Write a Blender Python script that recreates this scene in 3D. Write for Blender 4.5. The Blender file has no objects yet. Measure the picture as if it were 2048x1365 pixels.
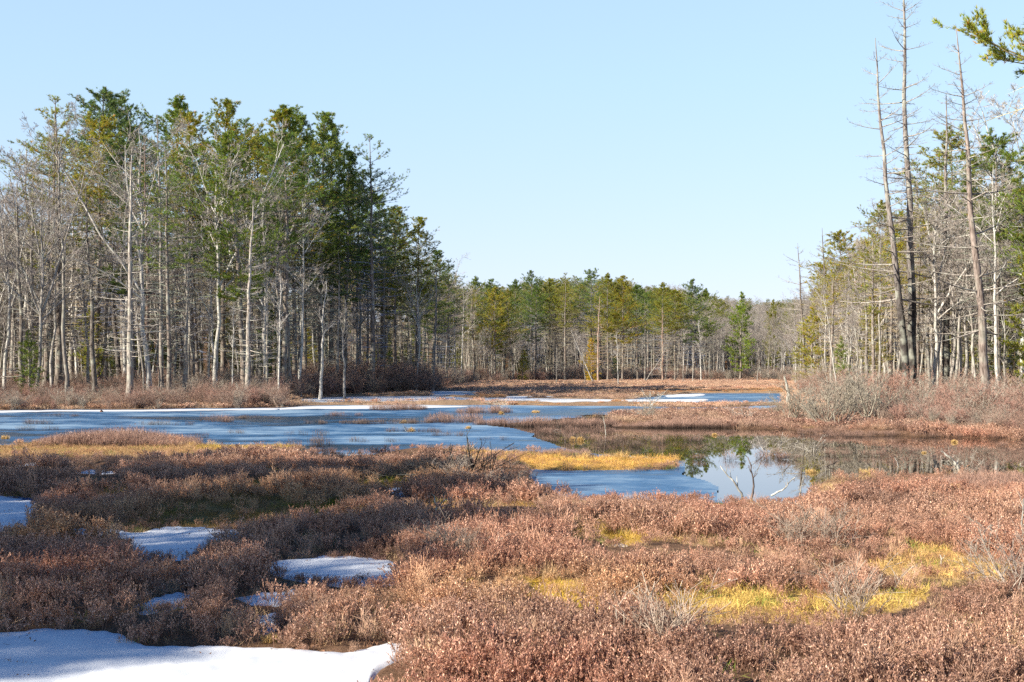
import bpy, math, random
import numpy as np

# ------------------------------------------------------------------ camera, sky, sun, exposure
scene = bpy.context.scene
F, HY, CH = 2814.0, 735.0, 3.5          # focal length and horizon row (for a 2048 px wide picture), eye height
cam_d = bpy.data.cameras.new("camera")
cam = bpy.data.objects.new("camera", cam_d)
scene.collection.objects.link(cam)
cam.location = (0, 0, CH)
cam.rotation_euler = (math.radians(90), 0, 0)
cam_d.sensor_width = 36
cam_d.lens = 36 * F / 2048
cam_d.shift_y = (HY - 682.5) / 2048
cam_d.clip_end = 9000
scene.camera = cam

SUN_EL, SUN_AZ = 27.0, -120.0           # degrees; azimuth clockwise from +Y
world = bpy.data.worlds.new("World")
scene.world = world
world.use_nodes = True
wn = world.node_tree.nodes
wn.clear()
sky = wn.new("ShaderNodeTexSky")
sky.sky_type = 'NISHITA'
sky.sun_disc = False
sky.sun_elevation = math.radians(SUN_EL)
sky.sun_rotation = math.radians(SUN_AZ)
sky.air_density = 1.0
sky.dust_density = 0.25
sky.ozone_density = 3.0
bg = wn.new("ShaderNodeBackground")
bg.inputs[1].default_value = 0.14
wo = wn.new("ShaderNodeOutputWorld")
gam = wn.new("ShaderNodeGamma"); gam.inputs[1].default_value = .38       # softens the steep brightness fall of the clear sky
mulc = wn.new("ShaderNodeMix"); mulc.data_type = 'RGBA'; mulc.blend_type = 'MULTIPLY'; mulc.inputs[0].default_value = 1
mulc.inputs[7].default_value = (1.42, 1.69, 1.90, 1)
world.node_tree.links.new(sky.outputs[0], gam.inputs[0])
world.node_tree.links.new(gam.outputs[0], mulc.inputs[6])
geo = wn.new("ShaderNodeTexCoord"); sep = wn.new("ShaderNodeSeparateXYZ"); mr = wn.new("ShaderNodeMapRange")   # deeper towards the zenith
world.node_tree.links.new(geo.outputs["Generated"], sep.inputs[0])
world.node_tree.links.new(sep.outputs[2], mr.inputs[0])
mr.inputs[1].default_value = .28; mr.inputs[2].default_value = .52; mr.inputs[3].default_value = 1.0; mr.inputs[4].default_value = .38
zen = wn.new("ShaderNodeMix"); zen.data_type = 'RGBA'
zen.inputs[6].default_value = (.06, .19, .44, 1); zen.inputs[7].default_value = (1, 1, 1, 1)
mul2 = wn.new("ShaderNodeMix"); mul2.data_type = 'RGBA'; mul2.blend_type = 'MULTIPLY'; mul2.inputs[0].default_value = 1
mr.inputs[4].default_value = 0
world.node_tree.links.new(mr.outputs[0], zen.inputs[0])
world.node_tree.links.new(mulc.outputs[2], mul2.inputs[6])
world.node_tree.links.new(zen.outputs[2], mul2.inputs[7])
mh = wn.new("ShaderNodeMapRange"); mh.inputs[1].default_value = 0; mh.inputs[2].default_value = .2      # tints the low sky slightly redder and less cyan
mixh = wn.new("ShaderNodeMix"); mixh.data_type = 'RGBA'; mixh.inputs[6].default_value = (1.04, .89, .98, 1); mixh.inputs[7].default_value = (1, 1, 1, 1)
mul3 = wn.new("ShaderNodeMix"); mul3.data_type = 'RGBA'; mul3.blend_type = 'MULTIPLY'; mul3.inputs[0].default_value = 1
world.node_tree.links.new(sep.outputs[2], mh.inputs[0]); world.node_tree.links.new(mh.outputs[0], mixh.inputs[0])
world.node_tree.links.new(mul2.outputs[2], mul3.inputs[6]); world.node_tree.links.new(mixh.outputs[2], mul3.inputs[7])
world.node_tree.links.new(mul3.outputs[2], bg.inputs[0])
world.node_tree.links.new(bg.outputs[0], wo.inputs[0])

sun_d = bpy.data.lights.new("sun", 'SUN')
sun_d.energy = 5.0
sun_d.angle = math.radians(0.5)
sun_d.color = (1.0, 0.92, 0.78)
sun = bpy.data.objects.new("sun", sun_d)
scene.collection.objects.link(sun)
sun.rotation_euler = (math.radians(90 - SUN_EL), 0, math.radians(180 - SUN_AZ))

scene.view_settings.view_transform = 'Standard'
scene.view_settings.look = 'None'
scene.view_settings.exposure = 1.13
scene.view_settings.gamma = 1.0
scene.cycles.max_bounces = 5
scene.cycles.diffuse_bounces = 2
scene.cycles.glossy_bounces = 2
scene.cycles.transmission_bounces = 3
scene.cycles.transparent_max_bounces = 4
scene.cycles.use_denoising = False
scene.render.film_transparent = False

rs = np.random.RandomState
COL = scene.collection


# ------------------------------------------------------------------ small helpers
def tag(o, label=None, cat=None, group=None, kind=None):
    if label: o["label"] = label
    if cat: o["category"] = cat
    if group: o["group"] = group
    if kind: o["kind"] = kind
    return o


def _hash(ix, iy, seed):
    n = (ix * 374761393 + iy * 668265263 + seed * 974634777) & 0x7fffffff
    n = (n ^ (n >> 13)) * 1274126177 & 0x7fffffff
    n = n ^ (n >> 16)
    return (n & 0xffff) / 65535.0


def vnoise(x, y, seed=0):
    x = np.asarray(x, float); y = np.asarray(y, float)
    ix = np.floor(x).astype(np.int64); iy = np.floor(y).astype(np.int64)
    fx = x - ix; fy = y - iy
    fx = fx * fx * (3 - 2 * fx); fy = fy * fy * (3 - 2 * fy)
    a = _hash(ix, iy, seed); b = _hash(ix + 1, iy, seed)
    c = _hash(ix, iy + 1, seed); d = _hash(ix + 1, iy + 1, seed)
    return (a * (1 - fx) + b * fx) * (1 - fy) + (c * (1 - fx) + d * fx) * fy


def fbm(x, y, seed=0, octv=3):
    s = 0; a = 0.5; t = 0
    for i in range(octv):
        s = s + a * vnoise(x * 2 ** i, y * 2 ** i, seed + i * 7); t += a; a *= 0.5
    return s / t * 2 - 1


class MB:
    """collects vertices, faces, vertex colours; builds ONE mesh"""
    def __init__(self):
        self.v = []; self.c = []; self.f = {3: [], 4: []}; self.m = {3: [], 4: []}; self.n = 0

    def add(self, v, f, col, mat=0):
        v = np.asarray(v, np.float32).reshape(-1, 3); f = np.asarray(f, np.int64)
        col = np.broadcast_to(np.asarray(col, np.float32), (len(v), 3))
        self.v.append(v); self.c.append(col)
        k = f.shape[1]
        self.f[k].append(f + self.n); self.m[k].append(np.full(len(f), mat, np.int32))
        self.n += len(v)

    def tubes(self, P, R, sides, col, mat=0):
        P = np.asarray(P, float); R = np.asarray(R, float)
        n, k, _ = P.shape
        T = np.gradient(P, axis=1)
        T /= np.linalg.norm(T, axis=2, keepdims=True) + 1e-9
        D = P[:, -1] - P[:, 0]
        ref = np.where(np.abs(D[:, 2:3]) > 0.8 * np.linalg.norm(D, axis=1, keepdims=True), [[1., 0, 0]], [[0, 0, 1.]])
        A = np.cross(T, ref[:, None, :]); A /= np.linalg.norm(A, axis=2, keepdims=True) + 1e-9
        B = np.cross(T, A)
        ang = np.arange(sides) / sides * 2 * np.pi
        V = P[:, :, None, :] + R[:, :, None, None] * (A[:, :, None, :] * np.cos(ang)[None, None, :, None] + B[:, :, None, :] * np.sin(ang)[None, None, :, None])
        ii = np.arange(n)[:, None, None] * k * sides + np.arange(k - 1)[None, :, None] * sides
        j = np.arange(sides)[None, None, :]; j2 = (j + 1) % sides
        q = np.stack([ii + j, ii + j2, ii + sides + j2, ii + sides + j], -1).reshape(-1, 4)
        col = np.asarray(col, float)
        if col.ndim == 1: C = np.broadcast_to(col, (n * k * sides, 3))
        elif col.ndim == 2: C = np.repeat(col, k * sides, axis=0)
        else: C = np.repeat(col.reshape(n * k, 3), sides, axis=0)
        self.add(V, q, C, mat)

    def slivers(self, P0, P1, w, c0, c1, rng, mat=0):
        D = P1 - P0
        S = np.cross(D, rng.normal(size=D.shape)); S /= np.linalg.norm(S, axis=1, keepdims=True) + 1e-9
        w = np.broadcast_to(np.asarray(w, float), (len(D),))[:, None]
        V = np.stack([P0 - S * w / 2, P0 + S * w / 2, P1], 1)
        n = len(D)
        c0 = np.broadcast_to(c0, (n, 3)); c1 = np.broadcast_to(c1, (n, 3))
        self.add(V, np.arange(n * 3).reshape(-1, 3), np.stack([c0, c0, c1], 1).reshape(-1, 3), mat)

    def leaves(self, P0, D, L, w, col, rng, mat=0):
        D = D / (np.linalg.norm(D, axis=1, keepdims=True) + 1e-9)
        S = np.cross(D, rng.normal(size=D.shape)); S /= np.linalg.norm(S, axis=1, keepdims=True) + 1e-9
        L = np.broadcast_to(L, (len(D),))[:, None]; w = np.broadcast_to(w, (len(D),))[:, None]
        V = np.stack([P0, P0 + D * L * .5 + S * w / 2, P0 + D * L, P0 + D * L * .5 - S * w / 2], 1)
        n = len(D)
        self.add(V, np.arange(n * 4).reshape(-1, 4), np.repeat(np.broadcast_to(col, (n, 3)), 4, axis=0), mat)

    def mesh(self, name, mats, smooth=False):
        me = bpy.data.meshes.new(name)
        v = np.concatenate(self.v); c = np.concatenate(self.c)
        me.vertices.add(len(v)); me.vertices.foreach_set("co", v.ravel())
        loops = []; starts = []; mi = []; s = 0
        for k in (3, 4):
            if self.f[k]:
                f = np.concatenate(self.f[k]); loops.append(f.ravel())
                starts.append(s + np.arange(len(f)) * k); s += len(f) * k
                mi.append(np.concatenate(self.m[k]))
        loops = np.concatenate(loops).astype(np.int32); starts = np.concatenate(starts).astype(np.int32)
        me.loops.add(len(loops)); me.loops.foreach_set("vertex_index", loops)
        me.polygons.add(len(starts)); me.polygons.foreach_set("loop_start", starts)
        me.polygons.foreach_set("material_index", np.concatenate(mi))
        if smooth: me.polygons.foreach_set("use_smooth", np.ones(len(starts), bool))
        at = me.attributes.new("col", 'FLOAT_COLOR', 'POINT')
        at.data.foreach_set("color", np.concatenate([c, np.ones((len(c), 1), np.float32)], 1).astype(np.float32).ravel())
        for m in mats: me.materials.append(m)
        me.update(calc_edges=True)
        return me


def obj(name, me, parent=None, color=None):
    o = bpy.data.objects.new(name, me)
    COL.objects.link(o)
    if parent: o.parent = parent
    if color is not None: o.color = (*color, 1)
    return o


# ------------------------------------------------------------------ materials
def new_mat(name):
    m = bpy.data.materials.new(name); m.use_nodes = True
    nt = m.node_tree; nt.nodes.clear()
    out = nt.nodes.new("ShaderNodeOutputMaterial")
    return m, nt, out


def mul(nt, a, b):
    n = nt.nodes.new("ShaderNodeMix"); n.data_type = 'RGBA'; n.blend_type = 'MULTIPLY'
    n.inputs[0].default_value = 1
    nt.links.new(a, n.inputs[6]); nt.links.new(b, n.inputs[7])
    return n.outputs[2]


def tinted(nt, inst):
    a = nt.nodes.new("ShaderNodeAttribute"); a.attribute_name = "col"
    if inst:
        b = nt.nodes.new("ShaderNodeAttribute"); b.attribute_type = 'INSTANCER'; b.attribute_name = "tint"
        return mul(nt, a.outputs["Color"], b.outputs["Color"])
    b = nt.nodes.new("ShaderNodeObjectInfo")
    return mul(nt, a.outputs["Color"], b.outputs["Color"])


def leaf_mat(name, inst, trans=0.25, gloss=0.35):
    m, nt, out = new_mat(name)
    c = tinted(nt, inst)
    p = nt.nodes.new("ShaderNodeBsdfPrincipled")
    nt.links.new(c, p.inputs["Base Color"]); p.inputs["Roughness"].default_value = 0.5
    p.inputs["Specular IOR Level"].default_value = gloss
    t = nt.nodes.new("ShaderNodeBsdfTranslucent"); nt.links.new(c, t.inputs[0])
    mx = nt.nodes.new("ShaderNodeMixShader"); mx.inputs[0].default_value = trans
    nt.links.new(p.outputs[0], mx.inputs[1]); nt.links.new(t.outputs[0], mx.inputs[2])
    nt.links.new(mx.outputs[0], out.inputs[0])
    return m


def bark_mat(name, inst=False, peel=0.0, lichen=0.5):
    m, nt, out = new_mat(name)
    c = tinted(nt, inst)
    tc = nt.nodes.new("ShaderNodeTexCoord")
    mp = nt.nodes.new("ShaderNodeMapping"); mp.inputs["Scale"].default_value = (9, 9, 1.6)
    nt.links.new(tc.outputs["Object"], mp.inputs[0])
    no = nt.nodes.new("ShaderNodeTexNoise"); no.inputs["Scale"].default_value = 1.2; no.inputs["Detail"].default_value = 6
    nt.links.new(mp.outputs[0], no.inputs[0])
    r = nt.nodes.new("ShaderNodeValToRGB")
    r.color_ramp.elements[0].position = 0.32; r.color_ramp.elements[0].color = (.32, .29, .27, 1)
    r.color_ramp.elements[1].position = 0.68; r.color_ramp.elements[1].color = (1.35, 1.35, 1.35, 1)
    nt.links.new(no.outputs[0], r.inputs[0])
    c = mul(nt, c, r.outputs[0])
    n2 = nt.nodes.new("ShaderNodeTexNoise"); n2.inputs["Scale"].default_value = 0.9; n2.inputs["Detail"].default_value = 5
    nt.links.new(tc.outputs["Object"], n2.inputs[0])
    r2 = nt.nodes.new("ShaderNodeValToRGB")
    r2.color_ramp.elements[0].position = 0.5; r2.color_ramp.elements[0].color = (0, 0, 0, 1)
    r2.color_ramp.elements[1].position = 0.62; r2.color_ramp.elements[1].color = (lichen, lichen, lichen, 1)
    nt.links.new(n2.outputs[0], r2.inputs[0])
    mx = nt.nodes.new("ShaderNodeMix"); mx.data_type = 'RGBA'
    nt.links.new(r2.outputs[0], mx.inputs[0]); nt.links.new(c, mx.inputs[6]); mx.inputs[7].default_value = (.42, .43, .36, 1)
    c = mx.outputs[2]
    if peel:
        n3 = nt.nodes.new("ShaderNodeTexNoise"); n3.inputs["Scale"].default_value = 0.33; n3.inputs["Detail"].default_value = 3
        nt.links.new(tc.outputs["Object"], n3.inputs[0])
        r3 = nt.nodes.new("ShaderNodeValToRGB")
        r3.color_ramp.elements[0].position = 0.74 - peel * .1; r3.color_ramp.elements[0].color = (0, 0, 0, 1)
        r3.color_ramp.elements[1].position = 0.77 - peel * .1; r3.color_ramp.elements[1].color = (.9, .9, .9, 1)
        nt.links.new(n3.outputs[0], r3.inputs[0])
        m3 = nt.nodes.new("ShaderNodeMix"); m3.data_type = 'RGBA'
        nt.links.new(r3.outputs[0], m3.inputs[0]); nt.links.new(c, m3.inputs[6]); m3.inputs[7].default_value = (.55, .27, .12, 1)
        c = m3.outputs[2]
    p = nt.nodes.new("ShaderNodeBsdfDiffuse")
    nt.links.new(c, p.inputs[0])
    nt.links.new(p.outputs[0], out.inputs[0])
    return m


M_BARK = bark_mat("bark")
M_BARKPEEL = bark_mat("peeling_bark", peel=1.0, lichen=.3)
M_TWIG = leaf_mat("twigs", False, 0.0, 0.1)
M_NEEDLE = leaf_mat("needles", False, 0.3, 0.3)
M_LEAF_I = leaf_mat("shrub_leaves", True, 0.35, 0.5)
M_STEM_I = leaf_mat("shrub_stems", True, 0.0, 0.15)


# ------------------------------------------------------------------ ground layout: polar grid and masks
def ang_cols():
    a = np.linspace(-24, 24, 820)
    l = -24 - np.geomspace(0.3, 84, 34)[::-1]
    return np.radians(np.concatenate([l, a, -l[::-1]]))


TH = ang_cols()
RR = np.geomspace(2.5, 6000, 720)
LR = np.log(RR)
TG, RG = np.meshgrid(TH, RR)           # rows: radius, columns: angle
GX = RG * np.sin(TG); GY = RG * np.cos(TG)


def to_px(X, Y):
    Ys = np.maximum(Y, 0.6)
    return np.clip(1024 + X / Ys * F, -2900, 4900), np.clip(HY + CH * F / Ys, 0, 2400)


def in_poly(px, py, poly):
    p = np.array(poly, float); x0, y0 = p.min(0); x1, y1 = p.max(0)
    res = np.zeros(px.shape, bool)
    sel = (px >= x0) & (px <= x1) & (py >= y0) & (py <= y1)
    if not sel.any(): return res
    a = px[sel]; b = py[sel]; r = np.zeros(a.shape, bool)
    for i in range(len(p)):
        xa, ya = p[i]; xb, yb = p[i - 1]
        if ya == yb: continue
        r ^= ((ya > b) != (yb > b)) & (a < (xb - xa) * (b - ya) / (yb - ya) + xa)
    res[sel] = r
    return res


def warp(X, Y):
    s = np.clip(Y / 40, .35, 2.2)
    dx = s * (0.8 * fbm(X / (2.2 * s), Y / (2.2 * s), 11, 5))
    dy = s * (1.0 * fbm(X / (2.6 * s), Y / (2.6 * s), 23, 5))
    return X + dx, Y + dy


WX, WY = warp(GX, GY)
OFFS = [(a, b) for a in (-.42, -.14, .14, .42) for b in (-.25, .25)]
RATIO = RR[1] / RR[0] - 1
TSTEP = math.radians(48 / 819)


def soft(polys):
    acc = np.zeros(GX.shape)
    for a, b in OFFS:
        ca = 1 + a * RATIO; tb_ = b * TSTEP
        x = WX * ca + GY * tb_; y = WY * ca
        px, py = to_px(x, y)
        m = np.zeros(GX.shape, bool)
        for p in polys: m |= in_poly(px, py, p)
        acc += m
    return acc / len(OFFS)


GPX, GPY = to_px(WX, WY)
# where the grid points fall; outlines below are given as seen and put down on the ground plane

POND = [(-3000, 824), (0, 823), (200, 821), (400, 819), (560, 817), (600, 812), (700, 811), (950, 811), (1060, 812),
        (1250, 813), (1340, 816), (1450, 816), (1560, 812), (1625, 822), (1640, 862), (1760, 868), (2048, 880), (5000, 884),
        (5000, 968), (2048, 966), (1900, 958), (1780, 957), (1700, 962), (1640, 978), (1610, 1000), (1420, 1003),
        (1200, 996), (1080, 978), (1020, 941), (1040, 939), (1310, 942), (1345, 934), (1330, 921), (1200, 913),
        (1080, 913), (960, 906), (900, 903), (780, 908), (700, 915), (620, 906), (590, 898), (420, 894), (380, 890),
        (100, 890), (0, 895), (-3000, 896)]
REEDBED = [(1215, 833), (1300, 828), (1560, 821), (1640, 815), (1660, 866), (1560, 858), (1400, 854), (1250, 853)]
FARICE = [[(1250, 800), (1330, 791), (1400, 787), (1560, 787), (1575, 799), (1570, 808), (1400, 806)],
          [(860, 791), (870, 783), (960, 784), (965, 791), (880, 793)], [(1395, 755), (1495, 755), (1490, 759), (1400, 759)]]
OPENW = [(1140, 832), (1160, 829), (1215, 830), (1640, 820), (1650, 862), (1760, 866), (5000, 880), (5000, 970), (2048, 968),
         (1640, 980), (1610, 1004), (1416, 1006), (1418, 976), (1385, 962), (1345, 950), (1352, 941), (1352, 925), (1250, 912),
         (1215, 908), (1120, 893), (1050, 873), (1062, 868), (960, 851), (1000, 846), (1100, 840)]
SNOWS = [[(590, 808), (600, 798), (700, 794), (860, 793), (960, 797), (1100, 798), (1250, 800), (1400, 798), (1400, 804), (1150, 807),
          (1050, 804), (900, 803), (860, 805), (690, 806)],
         [(560, 820), (590, 813), (850, 811), (960, 813), (850, 817), (600, 819)],
         [(-3000, 827), (0, 826), (560, 821), (560, 816), (0, 821), (-3000, 822)],
         [(855, 791), (870, 783), (930, 784), (930, 792), (880, 793)],
         [(1000, 793), (1200, 794), (1200, 797), (1000, 796)], [(1340, 790), (1400, 788), (1400, 793), (1330, 796)]]
POOLS = [[(-3000, 925), (0, 927), (70, 926), (150, 931), (120, 938), (0, 939), (-3000, 939)],
         [(110, 951), (180, 942), (250, 948), (200, 957), (110, 958)],
         [(540, 969), (560, 963), (595, 970), (585, 978), (560, 977)],
         [(775, 984), (820, 975), (860, 986), (840, 997), (785, 994)],
         [(-3000, 993), (0, 996), (65, 1000), (78, 1015), (72, 1040), (60, 1062), (0, 1066), (-3000, 1068)],
         [(120, 1058), (250, 1062), (340, 1053), (540, 1067), (440, 1085), (415, 1118), (262, 1121), (250, 1098), (240, 1076), (130, 1070)],
         [(505, 1130), (600, 1116), (700, 1114), (790, 1120), (832, 1140), (805, 1172), (690, 1176), (590, 1163), (530, 1148)],
         [(240, 1207), (370, 1185), (425, 1194), (400, 1214), (280, 1229)],
         [(455, 1192), (600, 1184), (615, 1216), (500, 1213)],
         [(500, 1240), (560, 1225), (570, 1262), (520, 1278)],
         [(290, 985), (440, 979), (480, 984), (310, 991)],
         [(-3000, 1273), (0, 1275), (110, 1266), (250, 1280), (420, 1291), (520, 1302), (600, 1302), (700, 1310), (790, 1285),
          (860, 1282), (855, 1310), (800, 1338), (760, 1365), (700, 1500), (600, 2500), (-3000, 2500)],
         [(900, 1350), (950, 1334), (985, 1345), (930, 1358)], [(1225, 1096), (1255, 1090), (1262, 1098), (1235, 1102)],
         [(880, 1270), (905, 1262), (915, 1272), (890, 1278)]]
YEL, STR, GRN, ORG = (.58, .39, .11), (.60, .42, .24), (.20, .19, .02), (.42, .19, .07)
MOSSES = [([(950, 908), (1080, 915), (1200, 915), (1330, 921), (1345, 934), (1310, 942), (1030, 940), (950, 930)], (.66, .40, .12)),
          ([(430, 890), (500, 886), (580, 895), (600, 905), (430, 906)], YEL),
          ([(0, 893), (420, 896), (430, 915), (0, 925), (-800, 925), (-800, 895)], (.46, .29, .15)),
          ([(565, 1012), (650, 1008), (765, 1018), (760, 1040), (640, 1048), (590, 1040)], GRN),
          ([(475, 1030), (560, 1025), (590, 1050), (500, 1058)], (.20, .16, .015)),
          ([(680, 960), (860, 955), (870, 970), (800, 985), (690, 980)], (.14, .12, .012)),
          ([(330, 1000), (560, 1000), (620, 1030), (480, 1060), (200, 1058), (250, 1040)], (.26, .17, .06)),
          ([(1030, 1182), (1140, 1180), (1230, 1195), (1220, 1232), (1120, 1225), (1030, 1205)], (.68, .46, .07)),
          ([(1290, 1205), (1400, 1180), (1640, 1178), (1660, 1262), (1560, 1282), (1400, 1275), (1290, 1268)], (.62, .43, .14)),
          ([(1480, 1190), (1620, 1200), (1900, 1185), (1920, 1215), (1760, 1240), (1640, 1262), (1500, 1260)], (.60, .42, .13)),
          ([(1760, 1122), (1860, 1108), (1990, 1108), (1995, 1150), (1960, 1180), (1800, 1178)], (.66, .43, .17)),
          ([(490, 964), (550, 962), (555, 982), (490, 984)], YEL),
          ([(195, 982), (250, 980), (250, 996), (190, 996)], YEL),
          ([(-400, 980), (60, 982), (70, 997), (-400, 1000)], YEL),
          ([(850, 1012), (1100, 1008), (1090, 1034), (860, 1036)], (.45, .28, .09)),
          ([(1190, 1078), (1320, 1074), (1320, 1100), (1200, 1102)], (.50, .33, .08)),
          ([(1660, 985), (1720, 980), (1740, 1005), (1660, 1010)], STR),
          ([(1340, 1075), (1420, 1078), (1400, 1100), (1330, 1095)], STR),
          ([(470, 1270), (560, 1265), (620, 1285), (500, 1295)], STR),
          ([(1980, 1300), (2100, 1290), (2100, 1340), (1990, 1330)], STR),
          ([(880, 1255), (950, 1250), (960, 1262), (890, 1268)], YEL)]
FARORG = [[(870, 801), (900, 793), (1060, 795), (1060, 803), (900, 804)], [(1020, 805), (1400, 803), (1420, 813), (1030, 813)],
          [(1290, 783), (1570, 780), (1575, 788), (1300, 789)], [(650, 800), (860, 798), (860, 806), (700, 806)]]
# thin beds of stems standing in the ice and water: x0, x1, y, half depth in px, height m, density, warm tint
BEDS = [(470, 560, 838, 1.0, .3, 1, 0), (150, 250, 868, 1.0, .25, 1, 0), (650, 720, 832, 1.2, .35, 1.5, 1), (860, 930, 872, 1.2, .3, 1.5, 0), (330, 420, 878, 1.5, .35, 1.2, 0), (960, 1060, 880, 1.0, .2, 1, 0), (1280, 1352, 937, 1.5, .22, 4, 1), (1150, 1320, 943, .6, .12, 2, 0), (80, 150, 834, 1.2, .25, 1, 0), (-60, 100, 849, 1.5, .45, 2, 0), (35, 110, 861, 1.2, .3, 1, 0),
        (280, 400, 851, 1.0, .35, 1, 0), (390, 462, 845, 2.0, .6, .6, 1), (560, 590, 851, .7, .3, 1, 0), (440, 510, 868, .7, .25, 1, 0),
        (565, 660, 872, 1.2, .35, 1, 0), (580, 665, 893, 2.5, .6, 2, 0), (690, 790, 885, .8, .3, 1.5, 0), (690, 860, 848, 1.5, .4, 2, 0),
        (600, 860, 848, 1.0, .3, 1.2, 0), (855, 960, 846, 2.5, .7, 3, 1), (775, 880, 865, 1.3, .35, 2, 0), (915, 1020, 826, 2.5, .6, 2, 1),
        (740, 850, 820, 2, .6, 2, 1), (950, 1240, 851, 3, .55, 4, 1), (1070, 1240, 866, 3, .5, 2.2, 1), (1090, 1420, 882, 4, .4, 2.2, 1),
        (1130, 1330, 893, 3, .4, 2, 0), (1150, 1300, 838, 2, .5, 1, 0),
        (1380, 1600, 919, 2.0, .32, 3, 1), (1520, 1770, 911, 1.6, .3, 2, 1), (1440, 1480, 868, .7, .25, 1, 0),
        (1600, 2350, 866, 1.2, .32, 6, 1), (1600, 2350, 870, 1.4, .30, 6, 1), (1640, 2350, 863, 1.2, .4, 5, 1), (1600, 2200, 874, 1.0, .25, 2, 1), (1620, 1790, 889, .8, .22, 2, 1), (1800, 2200, 893, .8, .22, 1.5, 1), (1750, 1880, 904, .7, .2, 1, 1),
        (1930, 2300, 904, .8, .2, 1, 1)]

W = in_poly(GPX, GPY, POND) & ~in_poly(GPX, GPY, REEDBED)
for p in FARICE + POOLS + SNOWS: W |= in_poly(GPX, GPY, p)
OPEN = in_poly(GPX, GPY, OPENW)
SN = np.zeros_like(W)
for p in SNOWS + POOLS: SN |= in_poly(GPX, GPY, p)
MS = np.zeros_like(W)
MPX, MPY = to_px(WX + 1.1 * fbm(GX / 1.3, GY / 1.3, 15, 4), WY * (1 + .06 * fbm(GX / 1.1, GY / 1.1, 16, 4)))
GC = np.zeros(W.shape + (3,)); GC[:] = (.20, .12, .08)
for p, c in MOSSES:
    q = in_poly(MPX, MPY, p); MS |= q; GC[q] = c
MS &= ~W
FO = np.zeros_like(W)
for p in FARORG: FO |= in_poly(GPX, GPY, p)


def blur(a, n=1):
    a = a.astype(float)
    for _ in range(n):
        b = a.copy()
        b[1:-1] = (a[:-2] + 2 * a[1:-1] + a[2:]) / 4
        a = b.copy()
        a[:, 1:-1] = (b[:, :-2] + 2 * b[:, 1:-1] + b[:, 2:]) / 4
    return a


Wb = blur(np.maximum(soft([POND]) * (1 - soft([REEDBED])), soft(FARICE + POOLS + SNOWS)), 2); SNb = blur(soft(SNOWS + POOLS), 3)
W = Wb > .5


def smooth(x):
    x = np.clip(x, 0, 1); return x * x * (3 - 2 * x)


def wood_front(px):
    return np.interp(px, [-2900, 0, 560, 600, 860, 900, 935, 960, 1100, 1500, 1590, 1600, 1700, 2048, 4900],
                     [100, 124, 128, 165, 190, 250, 300, 330, 350, 400, 330, 175, 110, 92, 70])


def hum(X, Y):
    """gentle hummocks, low rise behind the banks, hill behind the far wood"""
    px = 1024 + X / np.maximum(Y, 3) * F
    h = .16 + .20 * fbm(X / 5, Y / 5, 3, 2) + .10 * fbm(X / 1.7, Y / 1.7, 5, 2)
    h = np.maximum(h, .03)
    fr = wood_front(np.clip(px, -2900, 4900))
    h = h + .9 * smooth((Y - fr + 4) / 30) * (Y > 30)
    h = h + 27 * smooth((Y - 440) / 300) * (1 + .12 * fbm(X / 160, Y / 160, 9, 2))
    return h


GZ = np.where(Wb > .5, -.25, 1) * 1.0
H0 = hum(GX, GY)
H0 = np.where(blur(MS, 1) > .5, .05 + H0 * .35, H0)
H0 = np.where(GY < 40, H0 * (1 - .85 * smooth(blur(Wb, 14) * 4)) + .015, H0)
GZ = H0 * smooth((1 - Wb) * 1.6) - np.where(GY < 36, .035, .22) * smooth(Wb * 1.4)
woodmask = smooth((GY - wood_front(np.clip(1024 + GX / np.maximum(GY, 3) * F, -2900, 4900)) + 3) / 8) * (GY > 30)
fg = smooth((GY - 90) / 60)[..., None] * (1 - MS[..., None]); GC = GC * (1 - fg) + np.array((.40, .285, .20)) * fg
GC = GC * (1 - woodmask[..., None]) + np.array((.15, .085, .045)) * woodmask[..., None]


def gidx(X, Y):
    th = np.arctan2(X, Y); r = np.hypot(X, Y)
    j = np.clip(np.interp(th, TH, np.arange(len(TH))), 0, len(TH) - 1)
    i = np.clip((np.log(np.maximum(r, 2.5)) - LR[0]) / (LR[1] - LR[0]), 0, len(RR) - 1)
    return i, j


def samp(A, X, Y):
    i, j = gidx(np.asarray(X, float), np.asarray(Y, float))
    return A[np.rint(i).astype(int), np.rint(j).astype(int)]


def ground_z(X, Y): return samp(GZ, X, Y)


def sheet(name, Z, mask, mat, colors=None, smoothf=True):
    nr, nc = Z.shape
    idx = np.arange(nr * nc).reshape(nr, nc)
    f = np.stack([idx[:-1, :-1], idx[:-1, 1:], idx[1:, 1:], idx[1:, :-1]], -1)
    if mask is not None:
        keep = mask[:-1, :-1] | mask[:-1, 1:] | mask[1:, 1:] | mask[1:, :-1]
        f = f[keep]
    f = f.reshape(-1, 4)[:, ::-1]
    used, inv = np.unique(f, return_inverse=True)
    V = np.stack([GX, GY, Z], -1).reshape(-1, 3)[used]
    C = (colors.reshape(-1, 3)[used] if colors is not None else (1, 1, 1))
    mb = MB(); mb.add(V, inv.reshape(-1, 4), C)
    return obj(name, mb.mesh(name, [mat], smoothf))


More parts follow.
